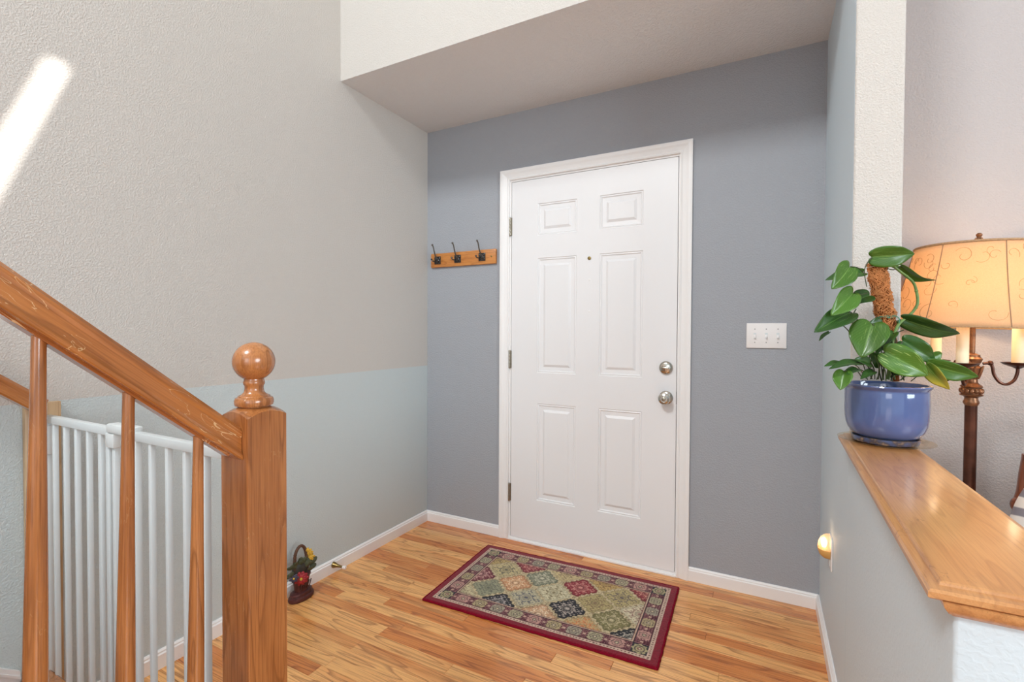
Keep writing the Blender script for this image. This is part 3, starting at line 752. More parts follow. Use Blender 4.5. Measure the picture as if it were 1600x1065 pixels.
ileaf((.012, .054, .145), .034, .020, (.1, .7, .7), (1, -.5, .2)); ileaf((.012, .048, .122), .034, .022, (.1, 1, .1), (1, -.5, .3)); ileaf((.016, .012, .148), .034, .024, (.2, .3, 1), (1, -.6, .2))
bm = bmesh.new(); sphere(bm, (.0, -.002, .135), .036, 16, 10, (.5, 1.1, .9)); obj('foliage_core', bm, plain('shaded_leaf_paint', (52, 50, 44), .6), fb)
bm = bmesh.new()
hp = [( .004, -.032+.000, .13), (.004, -.034, .165), (.004, -.031, .200), (.004, -.020, .222), (.004, -.006, .230), (.004, .008, .222), (.004, .018, .200), (.008, .020, .165), (.012, .022, .12)]
hs = smoothpts(hp, 6); tube(bm, hs, .0060, 10)
for i in range(2, len(hs)-1, 2): sphere(bm, hs[i], .0070, 8, 6, (1, 1, .8))
obj('handle', bm, M_HAND, fb)

# ------------------------------------------------------------------ glass plate, saucer, potted pothos on the ledge
PXc, PYc = 2.183, -.857
DPT = (Vector((PXc, PYc, 1.0))-CAM).dot(CF)
mgl, ntl, bgl = mat('clear_glass')
ntl.nodes.remove(bgl); tp = nd(ntl, 'ShaderNodeBsdfTransparent'); tp.inputs[0].default_value = (.97, .94, .87, 1)
gs = nd(ntl, 'ShaderNodeBsdfGlossy'); gs.inputs['Roughness'].default_value = .06; lw = nd(ntl, 'ShaderNodeLayerWeight'); lw.inputs[0].default_value = .5
pw = nd(ntl, 'ShaderNodeMath', operation='POWER'); pw.inputs[1].default_value = 5; ntl.links.new(lw.outputs['Facing'], pw.inputs[0])
fz = nd(ntl, 'ShaderNodeMath', operation='MULTIPLY_ADD'); fz.inputs[1].default_value = .5; fz.inputs[2].default_value = .09; ntl.links.new(pw.outputs[0], fz.inputs[0])
mg_ = nd(ntl, 'ShaderNodeMixShader'); ntl.links.new(fz.outputs[0], mg_.inputs[0]); ntl.links.new(tp.outputs[0], mg_.inputs[1]); ntl.links.new(gs.outputs[0], mg_.inputs[2]); ntl.links.new(mg_.outputs[0], ntl.nodes['Material Output'].inputs['Surface'])
pr = obj('glass_plate', (lambda b: (lathe(b, [(.0, 0), (.070, 0), (.080, .001), (.098, .0065), (.1055, .0085), (.1065, .0095), (.1055, .0105), (.098, .0090), (.080, .0040), (.070, .003), (0, .003)], 64, Matrix.Translation((PXc, PYc, CT+.0003))), b)[1])(bmesh.new()), mgl)
tag(pr, 'clear glass plate under the blue saucer on the oak ledge', 'plate')
M_BLUEP = plain('blue_glaze', (82, 100, 148), .10, 0, .6, var=.12, vscale=9)
# saucer glaze with a chipped earthy rim
ms, nts, bs = mat('weathered_blue_glaze'); setin(bs, Roughness=.3, Coat_Weight=.3)
tcs = nd(nts, 'ShaderNodeTexCoord'); ns_ = nd(nts, 'ShaderNodeTexNoise'); setin(ns_, Scale=55.0, Detail=5.0); rs_ = nd(nts, 'ShaderNodeValToRGB')
e = rs_.color_ramp.elements; e[0].position = .42; e[0].color = s2l((72, 84, 118))+(1,); e[1].position = .66; e[1].color = s2l((150, 124, 104))+(1,); x = e.new(.55); x.color = s2l((70, 62, 66))+(1,)
nts.links.new(tcs.outputs['Object'], ns_.inputs['Vector']); nts.links.new(ns_.outputs['Fac'], rs_.inputs['Fac']); nts.links.new(rs_.outputs['Color'], bs.inputs['Base Color'])
zs0 = CT+.0036
bm = bmesh.new(); lathe(bm, [(0, 0), (.066, 0), (.072, .003), (.0745, .010), (.0745, .0155), (.0725, .0165), (.0705, .0150), (.069, .008), (.064, .005), (0, .005)], 56, Matrix.Translation((PXc, PYc, zs0)))
sc = obj('saucer', bm, ms); tag(sc, 'chipped blue glazed saucer under the blue plant pot', 'saucer')
zp = zs0+.0168
pp = thing('potted_plant', 'potted pothos in a blue glazed pot on the oak ledge end', 'plant', (PXc, PYc, zp))
PO = Vector((PXc, PYc, zp))
bm = bmesh.new(); PH = .139
lathe(bm, [(0, 0), (.064, 0), (.070, .002), (.077, .009), (.083, .019), (.0875, .032), (.0900, .048), (.0910, .068), (.0912, .095), (.0908, .121), (.0900, .125), (.0912, .128), (.0955, .132), (.0970, .1355), (.0958, .1385), (.0925, PH), (.0885, .1385), (.0870, .133), (.0865, .10), (.084, .05), (.06, .010), (0, .008)], 64)
pot = obj('pot', bm, M_BLUEP, pp); pot['label'] = 'glossy blue glazed pot'
M_SOIL = plain('dark_soil', (58, 42, 32), .95, var=.5, vscale=90)
bm = bmesh.new(); lathe(bm, [(.0855, .118), (.06, .122), (.03, .125), (0, .126)], 32, cap=False); 
rs2 = random.Random(3)
for k in range(40):
    a = rs2.uniform(0, 2*PI); q_ = rs2.uniform(0, .078); sphere(bm, (q_*math.cos(a), q_*math.sin(a), .122), rs2.uniform(.003, .006), 6, 4)
obj('soil', bm, M_SOIL, pp)
def P3(cx_, cy_, dd_=0):          # point named by where it is seen, at its own real distance
    return at(1270+cx_/4.438, 370+cy_/4.438, DPT+dd_)-PO
# coir pole
mc, ntc, bc = mat('coir'); setin(bc, Roughness=.95)
M_COIR = plain('coir_mat', (122, 70, 38), .95, var=.45, vscale=120, spec=.1); M_FIB = plain('coir_fibres', (196, 134, 84), .9, var=.35, vscale=60, spec=.15)
pa, pb_ = P3(446, 178, .01), P3(560, 1000, .012)
pole_pts = smoothpts([P3(443, 182, .01), P3(455, 280, .01), P3(478, 420, .01), P3(502, 540, .01), P3(530, 660, .012), P3(560, 800, .012), P3(575, 1000, .012)], 8)
prad = [.0195+.0018*math.sin(i*.9)+(.0008*math.sin(i*2.3)) for i in range(len(pole_pts))]
for i in range(len(prad)):
    t = i/len(prad)
    if t > .55: prad[i] *= 1-.55*min(1, (t-.55)/.25)
prad[0] *= .93
bm = bmesh.new(); tube(bm, pole_pts, prad, 22); cp = obj('moss_pole', bm, M_COIR, pp); cp['label'] = 'brown coir moss pole'
bm = bmesh.new(); rf = random.Random(8)
NP = len(pole_pts)
for k in range(760):
    i = rf.uniform(0.3, NP*.64); a = rf.uniform(0, 2*PI); ln = rf.uniform(2, 6); tw = rf.uniform(-2.2, 2.2)
    pts = []
    for s in range(6):
        f_ = min(NP-1.01, max(0, i+ln*(s/5-.5))); i0 = int(f_); t = f_-i0
        c_ = pole_pts[i0].lerp(pole_pts[i0+1], t); ra = (prad[i0]*(1-t)+prad[i0+1]*t)+rf.uniform(.0003, .0022)*(1 if rf.random() < .7 else 2.6)
        aa = a+tw*(s/5-.5)
        pts.append(c_+ra*(math.cos(aa)*CR+math.sin(aa)*(-CF)))
    tube(bm, pts, .00065, 4)
fo = obj('coir_fibre', bm, M_FIB, cp); fo['kind'] = 'stuff'
bm = bmesh.new()
tie = [pole_pts[3]+(prad[3]+.0012)*(math.cos(2*PI*k/24)*CR+math.sin(2*PI*k/24)*CF) for k in range(24)]
tube(bm, tie, .0013, 6, True); obj('top_tie', bm, plain('pale_string', (206, 190, 166), .8), pp)
bm = bmesh.new()
i5 = 25
for dz in (0, .003, -.002):
    tie = [pole_pts[i5]+(prad[i5]+.0015)*(math.cos(2*PI*k/24)*CR+math.sin(2*PI*k/24)*CF)+Vector((0, 0, dz+.002*math.sin(k))) for k in range(24)]
    tube(bm, tie, .0012, 6, True)
tube(bm, smoothpts([P3(560, 545, -.02), P3(595, 560, -.022), P3(600, 590, -.022), P3(598, 635, -.02)], 4), .0012, 6)
obj('green_tie', bm, plain('green_twine', (64, 132, 106), .8), pp)
# leaf material: veins and variegation from the blade's own coordinates
def leafmat(name, base, vein, streak, yellow=0):
    m, nt, b = mat(name); L = nt.links.new; setin(b, Roughness=.34, Coat_Weight=.15); b.inputs['Subsurface Weight'].default_value = .0
    uv = nd(nt, 'ShaderNodeUVMap'); sep = nd(nt, 'ShaderNodeSeparateXYZ'); L(uv.outputs['UV'], sep.inputs[0])
    ab = nd(nt, 'ShaderNodeMath', operation='ABSOLUTE'); L(sep.outputs['Y'], ab.inputs[0])
    mid = nd(nt, 'ShaderNodeMath', operation='LESS_THAN'); mid.inputs[1].default_value = .045; L(ab.outputs[0], mid.inputs[0])
    ma = nd(nt, 'ShaderNodeMath', operation='MULTIPLY_ADD'); ma.inputs[1].default_value = -.55; L(ab.outputs[0], ma.inputs[0]); L(sep.outputs['X'], ma.inputs[2])
    ms_ = nd(nt, 'ShaderNodeMath', operation='MULTIPLY'); ms_.inputs[1].default_value = 11; L(ma.outputs[0], ms_.inputs[0])
    fr = nd(nt, 'ShaderNodeMath', operation='FRACT'); L(ms_.outputs[0], fr.inputs[0])
    vn = nd(nt, 'ShaderNodeMath', operation='LESS_THAN'); vn.inputs[1].default_value = .10; L(fr.outputs[0], vn.inputs[0])
    vm = nd(nt, 'ShaderNodeMath', operation='MULTIPLY'); vm.inputs[1].default_value = .30; L(vn.outputs[0], vm.inputs[0])
    mm = nd(nt, 'ShaderNodeMath', operation='MULTIPLY'); mm.inputs[1].default_value = .55; L(mid.outputs[0], mm.inputs[0])
    mxx = nd(nt, 'ShaderNodeMath', operation='MAXIMUM'); L(vm.outputs[0], mxx.inputs[0]); L(mm.outputs[0], mxx.inputs[1])
    oi = nd(nt, 'ShaderNodeObjectInfo'); hs = nd(nt, 'ShaderNodeHueSaturation')
    mr_ = nd(nt, 'ShaderNodeMapRange'); mr_.inputs['To Min'].default_value = .72; mr_.inputs['To Max'].default_value = 1.18; L(oi.outputs['Random'], mr_.inputs['Value']); L(mr_.outputs[0], hs.inputs['Value'])
    hs.inputs['Color'].default_value = s2l(base)+(1,)
    m1 = nd(nt, 'ShaderNodeMix', data_type='RGBA'); L(mxx.outputs[0], m1.inputs['Factor']); L(hs.outputs['Color'], m1.inputs['A']); m1.inputs['B'].default_value = s2l(vein)+(1,)
    mp = nd(nt, 'ShaderNodeMapping'); mp.inputs['Scale'].default_value = (2.2, 9, 1); L(uv.outputs['UV'], mp.inputs['Vector'])
    ad = nd(nt, 'ShaderNodeVectorMath', operation='ADD'); L(mp.outputs[0], ad.inputs[0]); L(oi.outputs['Random'], ad.inputs[1])
    ns = nd(nt, 'ShaderNodeTexNoise'); setin(ns, Scale=1.6, Detail=3.0); L(ad.outputs[0], ns.inputs['Vector'])
    rp = nd(nt, 'ShaderNodeValToRGB'); rp.color_ramp.elements[0].position = .60; rp.color_ramp.elements[1].position = .66; L(ns.outputs['Fac'], rp.inputs['Fac'])
    m2 = nd(nt, 'ShaderNodeMix', data_type='RGBA'); m2.clamp_factor = True; f2 = nd(nt, 'ShaderNodeMath', operation='MULTIPLY'); f2.inputs[1].default_value = streak; L(rp.outputs['Color'], f2.inputs[0])
    L(f2.outputs[0], m2.inputs['Factor']); L(m1.outputs['Result'], m2.inputs['A']); m2.inputs['B'].default_value = s2l((176, 206, 120))+(1,)
    out = m2.outputs['Result']
    if yellow:
        ym = nd(nt, 'ShaderNodeMapRange'); ym.inputs['From Min'].default_value = .35; ym.inputs['From Max'].default_value = .95
        sm = nd(nt, 'ShaderNodeMath', operation='MULTIPLY_ADD'); sm.inputs[1].default_value = .4; L(ab.outputs[0], sm.inputs[0]); L(sep.outputs['X'], sm.inputs[2]); L(sm.outputs[0], ym.inputs['Value'])
        m3 = nd(nt, 'ShaderNodeMix', data_type='RGBA'); L(ym.outputs[0], m3.inputs['Factor']); L(out, m3.inputs['A']); m3.inputs['B'].default_value = s2l((206, 190, 70))+(1,); out = m3.outputs['Result']
    L(out, b.inputs['Base Color'])
    tr = nd(nt, 'ShaderNodeBsdfTranslucent'); L(out, tr.inputs['Color']); ms2 = nd(nt, 'ShaderNodeMixShader'); ms2.inputs[0].default_value = .22
    L(b.outputs[0], ms2.inputs[1]); L(tr.outputs[0], ms2.inputs[2]); L(ms2.outputs[0], nt.nodes['Material Output'].inputs['Surface'])
    return m
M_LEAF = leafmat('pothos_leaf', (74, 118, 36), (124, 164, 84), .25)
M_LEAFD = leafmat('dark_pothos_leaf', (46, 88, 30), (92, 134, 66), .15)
M_LEAFV = leafmat('variegated_pothos_leaf', (82, 126, 42), (134, 172, 92), .95)
M_LEAFY = leafmat('yellowing_pothos_leaf', (104, 142, 48), (150, 180, 90), .3, 1)
M_STEM = plain('green_stem', (92, 120, 56), .5, var=.3, vscale=60)
M_STEMD = plain('dark_petiole', (56, 66, 36), .5, var=.3, vscale=60)
def leaf(B, T, wd, tilt=0, m=None, droop=.10, fold=.16, lobe=.16, twist=0):
    """heart shaped blade from base B to tip T; tilt turns its face away from the viewer about the midrib"""
    ax = T-B; ln = ax.length; d = ax.normalized()
    mid_ = (B+T)/2+PO; tov = (CAM-mid_).normalized(); n0 = (tov-tov.dot(d)*d).normalized()
    n0 = Matrix.Rotation(tilt, 3, d) @ n0; s0 = d.cross(n0)
    bm = bmesh.new(); uvl = bm.loops.layers.uv.new('UVMap'); NS, NT = 15, 10
    grid = []
    for i in range(NS+1):
        s = i/NS
        hw = wd/2*min(1, (math.sin(PI*min(1, (s*1.0+.16)/1.16)**.72))**.62)*(1 if s < .55 else 1-.30*((s-.55)/.45)**1.3) if s < 1 else 0.0
        row_ = []
        for j in range(NT+1):
            t = -1+2*j/NT
            back = -lobe*ln*(abs(t)*(1-abs(t))*2.4)*max(0, 1-s*3.2)          # basal lobes
            pnt = B+d*(s*ln+back)+s0*(t*hw)+n0*(abs(t)*hw*fold*2-fold*hw + droop*ln*(math.sin(PI*s)*.9) + .010*wd*math.sin(9*s+3*t)*abs(t)*3)
            row_.append((pnt, (s, t)))
        grid.append(row_)
    vv_ = []
    for i, rw in enumerate(grid):
        if i == NS: v = bm.verts.new(T); vv_.append([v]*(NT+1))
        else: vv_.append([bm.verts.new(p_[0]) for p_ in rw])
    for i in range(NS):
        for j in range(NT):
            q = [(i, j), (i+1, j), (i+1, j+1), (i, j+1)]
            if i == NS-1: q = [(i, j), (i+1, j), (i, j+1)]
            f = bm.faces.new([vv_[a][b_] for a, b_ in q])
            for lp_, (a, b_) in zip(f.loops, q): lp_[uvl].uv = grid[a][b_][1]
    o = obj('leaf', bm, m or M_LEAF, pp, True, 180)
    md_ = o.modifiers.new('blade', 'SOLIDIFY'); md_.thickness = .0006
    return o
def petiole(pts, r=.0014, m=None):
    bm = bmesh.new(); sp = smoothpts(pts, 5); tube(bm, sp, [r, r*.8], 8); return obj('petiole', bm, m or M_STEMD, pp)
q3 = P3
def mm(px): return px/4.438/FPX*DPT/1.02      # apparent size to metres at the plant
leaf(q3(412, 140, -.01), q3(706, 117, -.02), mm(150), .15, M_LEAF, .12)
leaf(q3(612, 205, .01), q3(855, 300, .0), mm(95), .95, M_LEAF, .16)
leaf(q3(262, 205, -.03), q3(130, 362, -.05), mm(150), -.25, M_LEAF)
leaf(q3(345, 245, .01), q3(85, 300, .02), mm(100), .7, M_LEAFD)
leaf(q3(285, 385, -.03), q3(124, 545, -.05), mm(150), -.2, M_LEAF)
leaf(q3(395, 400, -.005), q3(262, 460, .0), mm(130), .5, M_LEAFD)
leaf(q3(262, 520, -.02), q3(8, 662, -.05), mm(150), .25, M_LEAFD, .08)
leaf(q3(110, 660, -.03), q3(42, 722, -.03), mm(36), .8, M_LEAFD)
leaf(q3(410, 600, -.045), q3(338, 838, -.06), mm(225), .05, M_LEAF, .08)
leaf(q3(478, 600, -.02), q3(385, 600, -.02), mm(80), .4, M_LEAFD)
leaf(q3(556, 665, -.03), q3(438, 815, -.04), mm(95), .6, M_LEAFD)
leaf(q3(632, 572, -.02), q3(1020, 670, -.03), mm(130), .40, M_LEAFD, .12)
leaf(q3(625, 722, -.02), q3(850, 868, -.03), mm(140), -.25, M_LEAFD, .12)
leaf(q3(500, 800, -.055), q3(800, 960, -.075), mm(190), -.15, M_LEAFV, .10)
leaf(q3(800, 885, -.03), q3(1150, 970, -.05), mm(130), .25, M_LEAF, .10)
leaf(q3(785, 890, -.05), q3(948, 1058, -.06), mm(105), .45, M_LEAFY, .06)
leaf(q3(222, 882, -.03), q3(78, 896, -.05), mm(62), .9, M_LEAFD)
leaf(q3(335, 872, -.04), q3(110, 916, -.06), mm(75), .8, M_LEAFD)
leaf(q3(218, 932, -.05), q3(190, 1062, -.06), mm(115), .2, M_LEAF, .05)
leaf(q3(400, 875, -.04), q3(290, 845, -.05), mm(80), .6, M_LEAFD)
leaf(q3(310, 915, -.045), q3(235, 955, -.06), mm(70), .7, M_LEAFD)
leaf(q3(835, 830, .0), q3(898, 806, .0), mm(70), .5, M_LEAF)
leaf(q3(480, 690, .0), q3(540, 800, -.01), mm(120), .5, M_LEAFD)
bm = bmesh.new(); vine = smoothpts([q3(515, 180, -.012), q3(560, 205, -.012), q3(605, 240, -.012), q3(690, 308, -.01), q3(718, 375, -.01), q3(726, 460, -.012), q3(692, 520, -.015), q3(640, 565, -.018), q3(592, 612, -.02), q3(560, 700, -.02), q3(540, 830, -.02), q3(520, 985, -.01)], 6)
tube(bm, vine, [.0030, .0038], 10)
for i in (6, 15, 24, 33, 42, 52): sphere(bm, vine[i], .0044, 10, 8, (1, 1, .8))
obj('vine', bm, M_STEM, pp)
for pts in ([(412, 142, -.01), (375, 185, -.012), (358, 245, -.012), (374, 345, -.012)], [(612, 205, .01), (560, 226, .0), (518, 220, -.01)], [(262, 205, -.03), (315, 215, -.025), (352, 250, -.015)],
            [(285, 385, -.03), (330, 400, -.02), (385, 385, -.012)], [(262, 520, -.02), (300, 560, -.022), (322, 600, -.02), (380, 700, -.02), (400, 960, -.02)], [(208, 612, -.03), (250, 655, -.03), (280, 715, -.03), (330, 820, -.03), (375, 970, -.02)],
            [(300, 500, -.01), (265, 570, -.02), (290, 620, -.02), (350, 780, -.02), (405, 980, -.02)], [(410, 600, -.045), (470, 660, -.05), (475, 800, -.04), (450, 985, -.02)], [(632, 572, -.02), (605, 590, -.02), (588, 615, -.02)], [(630, 645, -.015), (590, 662, -.015), (560, 690, -.018)],
            [(625, 722, -.02), (600, 760, -.02), (560, 850, -.02), (530, 985, -.015)], [(500, 800, -.055), (470, 830, -.045), (455, 985, -.02)], [(800, 885, -.03), (700, 930, -.03), (600, 995, -.02)], [(785, 890, -.05), (740, 950, -.04), (680, 1000, -.025)],
            [(222, 882, -.03), (300, 890, -.03), (370, 980, -.02)], [(335, 872, -.04), (385, 900, -.03), (410, 985, -.02)], [(218, 932, -.05), (280, 900, -.04), (345, 980, -.025)], [(400, 875, -.04), (425, 920, -.03), (430, 985, -.02)], [(310, 915, -.045), (350, 930, -.03), (380, 990, -.02)], [(556, 665, -.03), (575, 720, -.025), (545, 985, -.015)], [(835, 830, .0), (700, 900, -.01), (610, 995, -.01)]):
    petiole([q3(*p_) for p_ in pts])

rs3 = random.Random(12)
for k in range(16):
    bx, by = rs3.uniform(330, 640), rs3.uniform(985, 1000)
    petiole([q3(bx, by, rs3.uniform(-.03, .02)), q3(bx+rs3.uniform(-25, 25), by-70, rs3.uniform(-.03, .01)), q3(bx+rs3.uniform(-50, 50), by-rs3.uniform(120, 210), rs3.uniform(-.03, .01))], rs3.uniform(.0012, .0020), rs3.choice((M_STEM, M_STEMD, M_STEMD)))
for a_ in (((470, 880, -.01), (395, 800, -.02), 100, M_LEAFD), ((600, 880, .01), (660, 800, .01), 95, M_LEAFD), ((420, 930, -.03), (330, 985, -.055), 60, M_LEAFD), ((560, 900, -.02), (640, 955, -.04), 85, M_LEAFD)):
    leaf(q3(*a_[0]), q3(*a_[1]), mm(a_[2]), .4, a_[3])

# ------------------------------------------------------------------ candelabra floor lamp in the living room
LX, LY = 2.5265, -.262
lamp = thing('floor_lamp', 'bronze candelabra floor lamp with lit bell shade beside the half wall', 'floor lamp', (LX, LY, 0))
M_BRZ = plain('dark_bronze', (86, 50, 36), .3, .65, var=.45, vscale=18)
M_BRZG = plain('gilded_bronze', (136, 94, 66), .34, .7, var=.35, vscale=70)
bm = bmesh.new(); lathe(bm, [(.0, 0), (.135, 0), (.138, .006), (.135, .014), (.115, .022), (.085, .030), (.055, .045), (.035, .07), (.026, .10), (.030, .115), (.026, .13), (.019, .15)], 40); obj('base', bm, M_BRZ, lamp)
bm = bmesh.new(); lathe(bm, [(.019, .148), (.0172, .17), (.0168, .955)], 28); obj('column', bm, M_BRZ, lamp)
bm = bmesh.new(); lathe(bm, [(.0165, .952), (.0185, .956), (.0215, .962), (.0215, .967), (.0185, .973), (.0178, .981), (.0225, .985), (.0300, .988), (.0315, .991), (.026, .994), (.026, 1.014), (.030, 1.0175), (.028, 1.022), (.020, 1.028), (.0165, 1.034), (.0160, 1.044)], 36)
col_ = obj('collar', bm, M_BRZG, lamp)
bm = bmesh.new()
for k in range(14):
    a = 2*PI*k/14; sphere(bm, (.0265*math.cos(a), .0265*math.sin(a), 1.004), .0068, 10, 8, (1, 1, 1.35))
obj('beading', bm, M_BRZG, col_)
bm = bmesh.new(); lathe(bm, [(.0155, 1.042), (.0165, 1.048), (.021, 1.060), (.0245, 1.076), (.0255, 1.084), (.022, 1.088), (.018, 1.091), (.022, 1.100), (.0265, 1.110), (.0275, 1.114), (.0235, 1.118), (.021, 1.121), (.021, 1.127), (.012, 1.131), (.007, 1.134)], 36)
for k in range(8):
    a = 2*PI*k/8; tube(bm, smoothpts([(.0165*math.cos(a), .0165*math.sin(a), 1.047), (.0235*math.cos(a), .0235*math.sin(a), 1.066), (.0285*math.cos(a), .0285*math.sin(a), 1.084), (.031*math.cos(a), .031*math.sin(a), 1.090)], 4), [.0050, .0022], 8)
obj('urn', bm, M_BRZG, lamp)
bm = bmesh.new(); lathe(bm, [(.0078, 1.13), (.0078, 1.49)], 16); obj('rod', bm, M_BRZG, lamp)
M_CAND = plain('ivory_candle_sleeve', (246, 232, 200), .5)
away = Vector((CF.x, CF.y, 0)).normalized(); rt = Vector((LX-CAM.x, LY-CAM.y, 0)).normalized(); sd = Vector((rt.y, -rt.x, 0))
for k, a in enumerate((23, 143, 259)):
    a = math.radians(a); dv_ = sd*math.cos(a)+rt*math.sin(a)
    bm = bmesh.new()
    q_ = lambda r_, z_: dv_*r_+Vector((0, 0, z_))
    tube(bm, smoothpts([q_(.030, 1.098), q_(.048, 1.099), q_(.0545, 1.088), q_(.060, 1.060), q_(.075, 1.036), q_(.094, 1.030), q_(.112, 1.044), q_(.120, 1.068), q_(.121, 1.088)], 6), .0048, 10)
    sphere(bm, q_(.049, 1.100), .0085, 12, 8)
    arm = obj('arm', bm, M_BRZ, lamp)
    c_ = q_(.121, 0)
    bm = bmesh.new(); lathe(bm, [(.006, 1.083), (.012, 1.087), (.022, 1.091), (.034, 1.096), (.041, 1.1015), (.0425, 1.104), (.040, 1.1045), (.030, 1.100), (.016, 1.098), (0, 1.098)], 32, Matrix.Translation(c_)); obj('drip_pan', bm, M_BRZ, arm)
    bm = bmesh.new(); lathe(bm, [(.0160, 1.0985), (.0162, 1.105), (.0158, 1.235), (.012, 1.240), (0, 1.240)], 24, Matrix.Translation(c_)); cdl = obj('candle_sleeve', bm, M_CAND, arm); cdl['label'] = 'ivory candle sleeve'
# shade, slightly tipped on its harp
M_SH, nsh, bsh = mat('embroidered_cream_linen')
tcn = nd(nsh, 'ShaderNodeTexCoord'); nn = nd(nsh, 'ShaderNodeTexNoise'); setin(nn, Scale=420.0, Detail=2.0); nsh.links.new(tcn.outputs['Object'], nn.inputs['Vector'])
rp = nd(nsh, 'ShaderNodeValToRGB'); rp.color_ramp.elements[0].color = s2l((222, 190, 150))+(1,); rp.color_ramp.elements[1].color = s2l((240, 214, 178))+(1,); nsh.links.new(nn.outputs['Fac'], rp.inputs['Fac'])
setin(bsh, Roughness=.9); nsh.links.new(rp.outputs['Color'], bsh.inputs['Base Color'])
trn = nd(nsh, 'ShaderNodeBsdfTranslucent'); nsh.links.new(rp.outputs['Color'], trn.inputs['Color'])
mxs = nd(nsh, 'ShaderNodeMixShader'); mxs.inputs[0].default_value = .5; nsh.links.new(bsh.outputs[0], mxs.inputs[1]); nsh.links.new(trn.outputs[0], mxs.inputs[2]); nsh.links.new(mxs.outputs[0], nsh.nodes['Material Output'].inputs['Surface'])
SZ_B, SZ_T, SRB, SRT = 1.2205, 1.494, .232, .168
def shr(t): return SRB+(SRT-SRB)*(t+.30*t*(1-t)*(1.0))          # bell profile, t from bottom to top
tip = Matrix.Translation((0, 0, SZ_B)) @ Matrix.Rotation(math.radians(2.0), 4, sd.cross(Vector((0, 0, 1)))*-1) @ Matrix.Translation((0, 0, -SZ_B))
def shp(t, a, dr=0): return Vector(((shr(t)+dr)*math.cos(a), (shr(t)+dr)*math.sin(a), SZ_B+(SZ_T-SZ_B)*t))
NA, NZ = 84, 14
bm = bmesh.new(); R_ = [[bm.verts.new(shp(i/NZ, 2*PI*k/NA)) for k in range(NA)] for i in range(NZ+1)]
for a_, b_ in zip(R_, R_[1:]):
    for k in range(NA): bm.faces.new((a_[k], a_[(k+1) % NA], b_[(k+1) % NA], b_[k]))
shade = obj('lamp_shade', bm, M_SH, lamp, True, 60); shade['label'] = 'lit cream bell shade with scroll embroidery'
shade.matrix_local = tip; sm = shade.modifiers.new('cloth', 'SOLIDIFY'); sm.thickness = .0012
M_TRIM = plain('tan_braid', (176, 142, 106), .9, var=.2, vscale=200); M_RIB = plain('tan_piping', (150, 122, 96), .9); M_EMB = plain('tan_embroidery', (186, 150, 108), .9)
for t, r_ in ((0.0, .0022), (1.0, .0042)):
    bm = bmesh.new(); tube(bm, [shp(t, 2*PI*k/64) for k in range(64)], r_, 8, True); obj('rim_braid', bm, M_TRIM, shade)
va = math.atan2(-rt.y, -rt.x)
for k in range(7):
    a = va+math.radians(-30+51.43*k)*1
    bm = bmesh.new(); tube(bm, [shp(i/10, a, .0006) for i in range(11)], .0013, 6); obj('rib_piping', bm, M_RIB, shade)
bm = bmesh.new(); re_ = random.Random(21)
for k in range(120):
    a0 = re_.uniform(0, 2*PI); t0 = re_.uniform(.08, .92); s0_ = re_.uniform(.012, .030); ph = re_.uniform(0, 2*PI); sg = re_.choice((-1, 1)); tr_ = re_.uniform(3.5, 6.5)
    pts = []
    for i in range(22):
        f_ = i/21; th_ = ph+sg*tr_*f_; r_ = s0_*(1-.75*f_)
        t_ = t0+r_*math.sin(th_)/(SZ_T-SZ_B)
        if .02 < t_ < .98: pts.append(shp(t_, a0+r_*math.cos(th_)/.2, .0004))
    if len(pts) > 5: tube(bm, pts, .00065, 4)
em = obj('embroidery', bm, M_EMB, shade); em['kind'] = 'stuff'
bm = bmesh.new()
for k in range(3):
    a = 2*PI*k/3+.4; tube(bm, [shp(1, a)*1.0, Vector((0, 0, SZ_T-.008))], .0014, 6)
obj('spider_frame', bm, M_BRZ, shade)
bm = bmesh.new(); lathe(bm, [(.006, SZ_T-.012), (.006, SZ_T+.004), (.0155, SZ_T+.007), (.0175, SZ_T+.011), (.0165, SZ_T+.017), (.010, SZ_T+.026), (.0062, SZ_T+.033), (.0062, SZ_T+.036), (.0085, SZ_T+.040), (.0085, SZ_T+.044), (.005, SZ_T+.048), (0, SZ_T+.049)], 24)
for k in range(9):
    a = 2*PI*k/9; tube(bm, [(.0172*math.cos(a), .0172*math.sin(a), SZ_T+.012), (.0108*math.cos(a), .0108*math.sin(a), SZ_T+.026), (.0068*math.cos(a), .0068*math.sin(a), SZ_T+.033)], .0018, 6)
fi = obj('finial', bm, M_BRZG, shade)
mb2, nb2, bb2 = mat('lit_bulb'); bb2.inputs['Emission Color'].default_value = (1, .80, .55, 1); bb2.inputs['Emission Strength'].default_value = 12; bb2.inputs['Base Color'].default_value = (1, .9, .8, 1)
for k, a in enumerate((23, 143, 259)):
    a = math.radians(a); dv_ = (sd*math.cos(a)+rt*math.sin(a))*.121
    bm = bmesh.new(); lathe(bm, [(.006, 1.240), (.012, 1.256), (.013, 1.266), (.009, 1.284), (0, 1.300)], 16, Matrix.Translation(dv_)); obj('bulb', bm, mb2, lamp)
    pl_ = bpy.data.lights.new('lamp_bulb_light', 'POINT'); pl_.energy = .5; pl_.color = (1, .72, .42); pl_.shadow_soft_size = .02
    plo = bpy.data.objects.new('lamp_bulb_light', pl_); COL.objects.link(plo); plo.location = Vector((LX, LY, 1.275))+dv_*.80+Vector((0, 0, .04))
pl_ = bpy.data.lights.new('lamp_main_light', 'POINT'); pl_.energy = 1.7; pl_.color = (1, .74, .45); pl_.shadow_soft_size = .03
plo = bpy.data.objects.new('lamp_main_light', pl_); COL.objects.link(plo); plo.location = (LX+.0, LY-.035, 1.385)

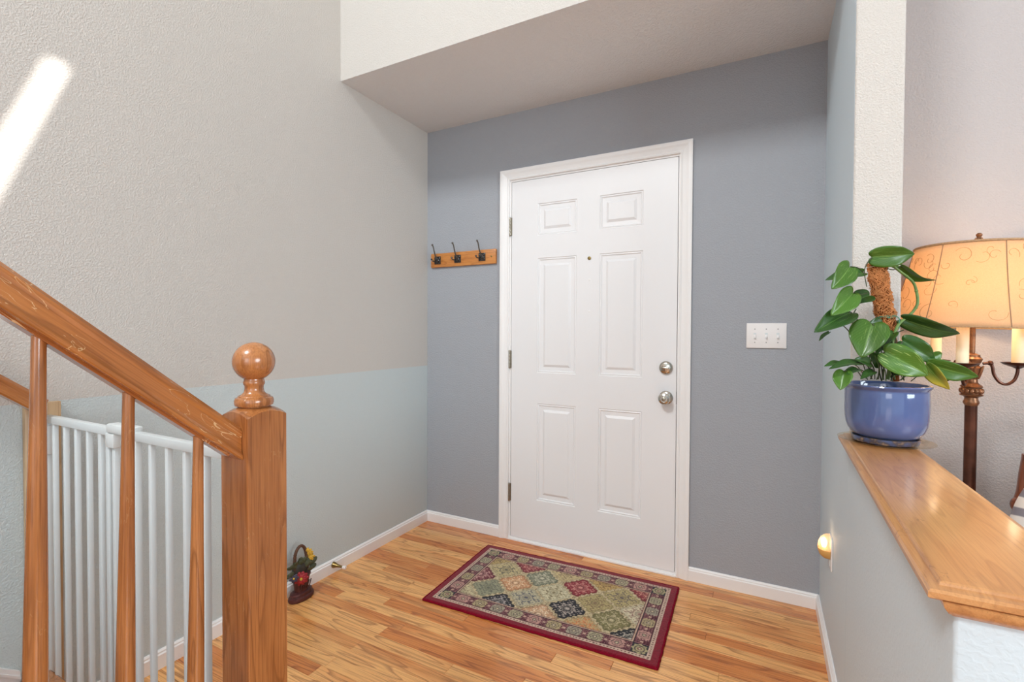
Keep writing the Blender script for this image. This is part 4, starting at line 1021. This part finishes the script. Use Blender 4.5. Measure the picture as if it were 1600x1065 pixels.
# ------------------------------------------------------------------ carved settee corner and striped cushion behind the ledge
M_CARV = wood('carved_walnut', (150, 84, 54), (118, 60, 38), (70, 30, 18), 'Z', .3, .4, 1.5, 0)
M_UPH = plain('taupe_upholstery', (150, 132, 118), .9, var=.15, vscale=200)
SXo, SYo = 2.66, -.30
set_ = thing('settee', 'settee with carved walnut back post at the right edge behind the ledge', 'settee', (SXo, SYo, 0))
bm = bmesh.new()
px_ = smoothpts([(.0, 0, .0), (.004, 0, .25), (.0, 0, .45), (.002, 0, .60), (-.006, 0, .645), (.0, 0, .685), (.004, 0, .74), (.008, 0, .780), (.010, 0, .806)], 5)
tube(bm, px_, [.030, .026], 12)
obj('back_post', bm, M_CARV, set_)
bm = bmesh.new(); sphere(bm, (-.014, -.006, .640), .030, 16, 12, (1, 1.1, 1)); obj('carved_knob', bm, M_CARV, set_)
bm = bmesh.new(); tube(bm, smoothpts([(.030, 0, .800), (.10, 0, .815), (.3, 0, .89), (.55, 0, .92), (.8, 0, .90), (1.0, 0, .850), (1.1, 0, .830)], 5), .026, 12); obj('crest_rail', bm, M_CARV, set_)
bm = bmesh.new(); box(bm, (.02, -.026, .42), (1.10, .026, .80), .02); obj('back_pad', bm, M_UPH, set_)
bm = bmesh.new(); box(bm, (-.13, -.60, .20), (1.13, -.035, .352), .04, 4); obj('seat', bm, M_UPH, set_)
for x in (0.0, 1.09):
    bm = bmesh.new(); lathe(bm, [(.018, 0), (.024, .03), (.018, .06), (.03, .15), (.03, .22)], 16, Matrix.Translation((x, -.56, 0))); obj('leg', bm, M_CARV, set_)
bm = bmesh.new(); tube(bm, smoothpts([(1.12, 0, 0), (1.12, 0, .45), (1.12, 0, .84)], 4), .028, 12); obj('back_post', bm, M_CARV, set_)
# cushion
mst, nst, bst = mat('striped_cotton'); setin(bst, Roughness=.92)
tcs = nd(nst, 'ShaderNodeTexCoord'); wv = nd(nst, 'ShaderNodeTexWave', bands_direction='Z'); setin(wv, Scale=5.5, Distortion=1.2, Detail=2.0); nst.links.new(tcs.outputs['Object'], wv.inputs['Vector'])
rp = nd(nst, 'ShaderNodeValToRGB'); e = rp.color_ramp.elements; e[0].position = .30; e[0].color = s2l((128, 122, 130))+(1,); e[1].position = .48; e[1].color = s2l((222, 214, 208))+(1,)
nst.links.new(wv.outputs['Fac'], rp.inputs['Fac']); nst.links.new(rp.outputs['Color'], bst.inputs['Base Color'])
bm = bmesh.new()
for i in range(2):
    pass
NU = 16; sgn = {}
for side in (1, -1):
    for i in range(NU+1):
        for j in range(NU+1):
            u, v = -1+2*i/NU, -1+2*j/NU
            if side == -1 and (abs(u) == 1 or abs(v) == 1): sgn[side, i, j] = sgn[1, i, j]; continue
            pin = 1-.10*(u*u*v*v)
            pu = u*.215*math.sqrt(1-.36*v*v); pv = v*.215*math.sqrt(1-.36*u*u)
            sgn[side, i, j] = bm.verts.new((pu, side*.085*((1-u*u)*(1-v*v))**.45, pv))
    for i in range(NU):
        for j in range(NU):
            bm.faces.new([sgn[side, a, b_] for a, b_ in ((i, j), (i+1, j), (i+1, j+1), (i, j+1))])
cu_ = obj('striped_cushion', bm, mst, None, True, 180); cu_.location = (2.768, -.470, .572); cu_.rotation_euler = (math.radians(-12), math.radians(9), 0)
tag(cu_, 'grey and white striped cushion leaning on the settee at the right edge', 'cushion')
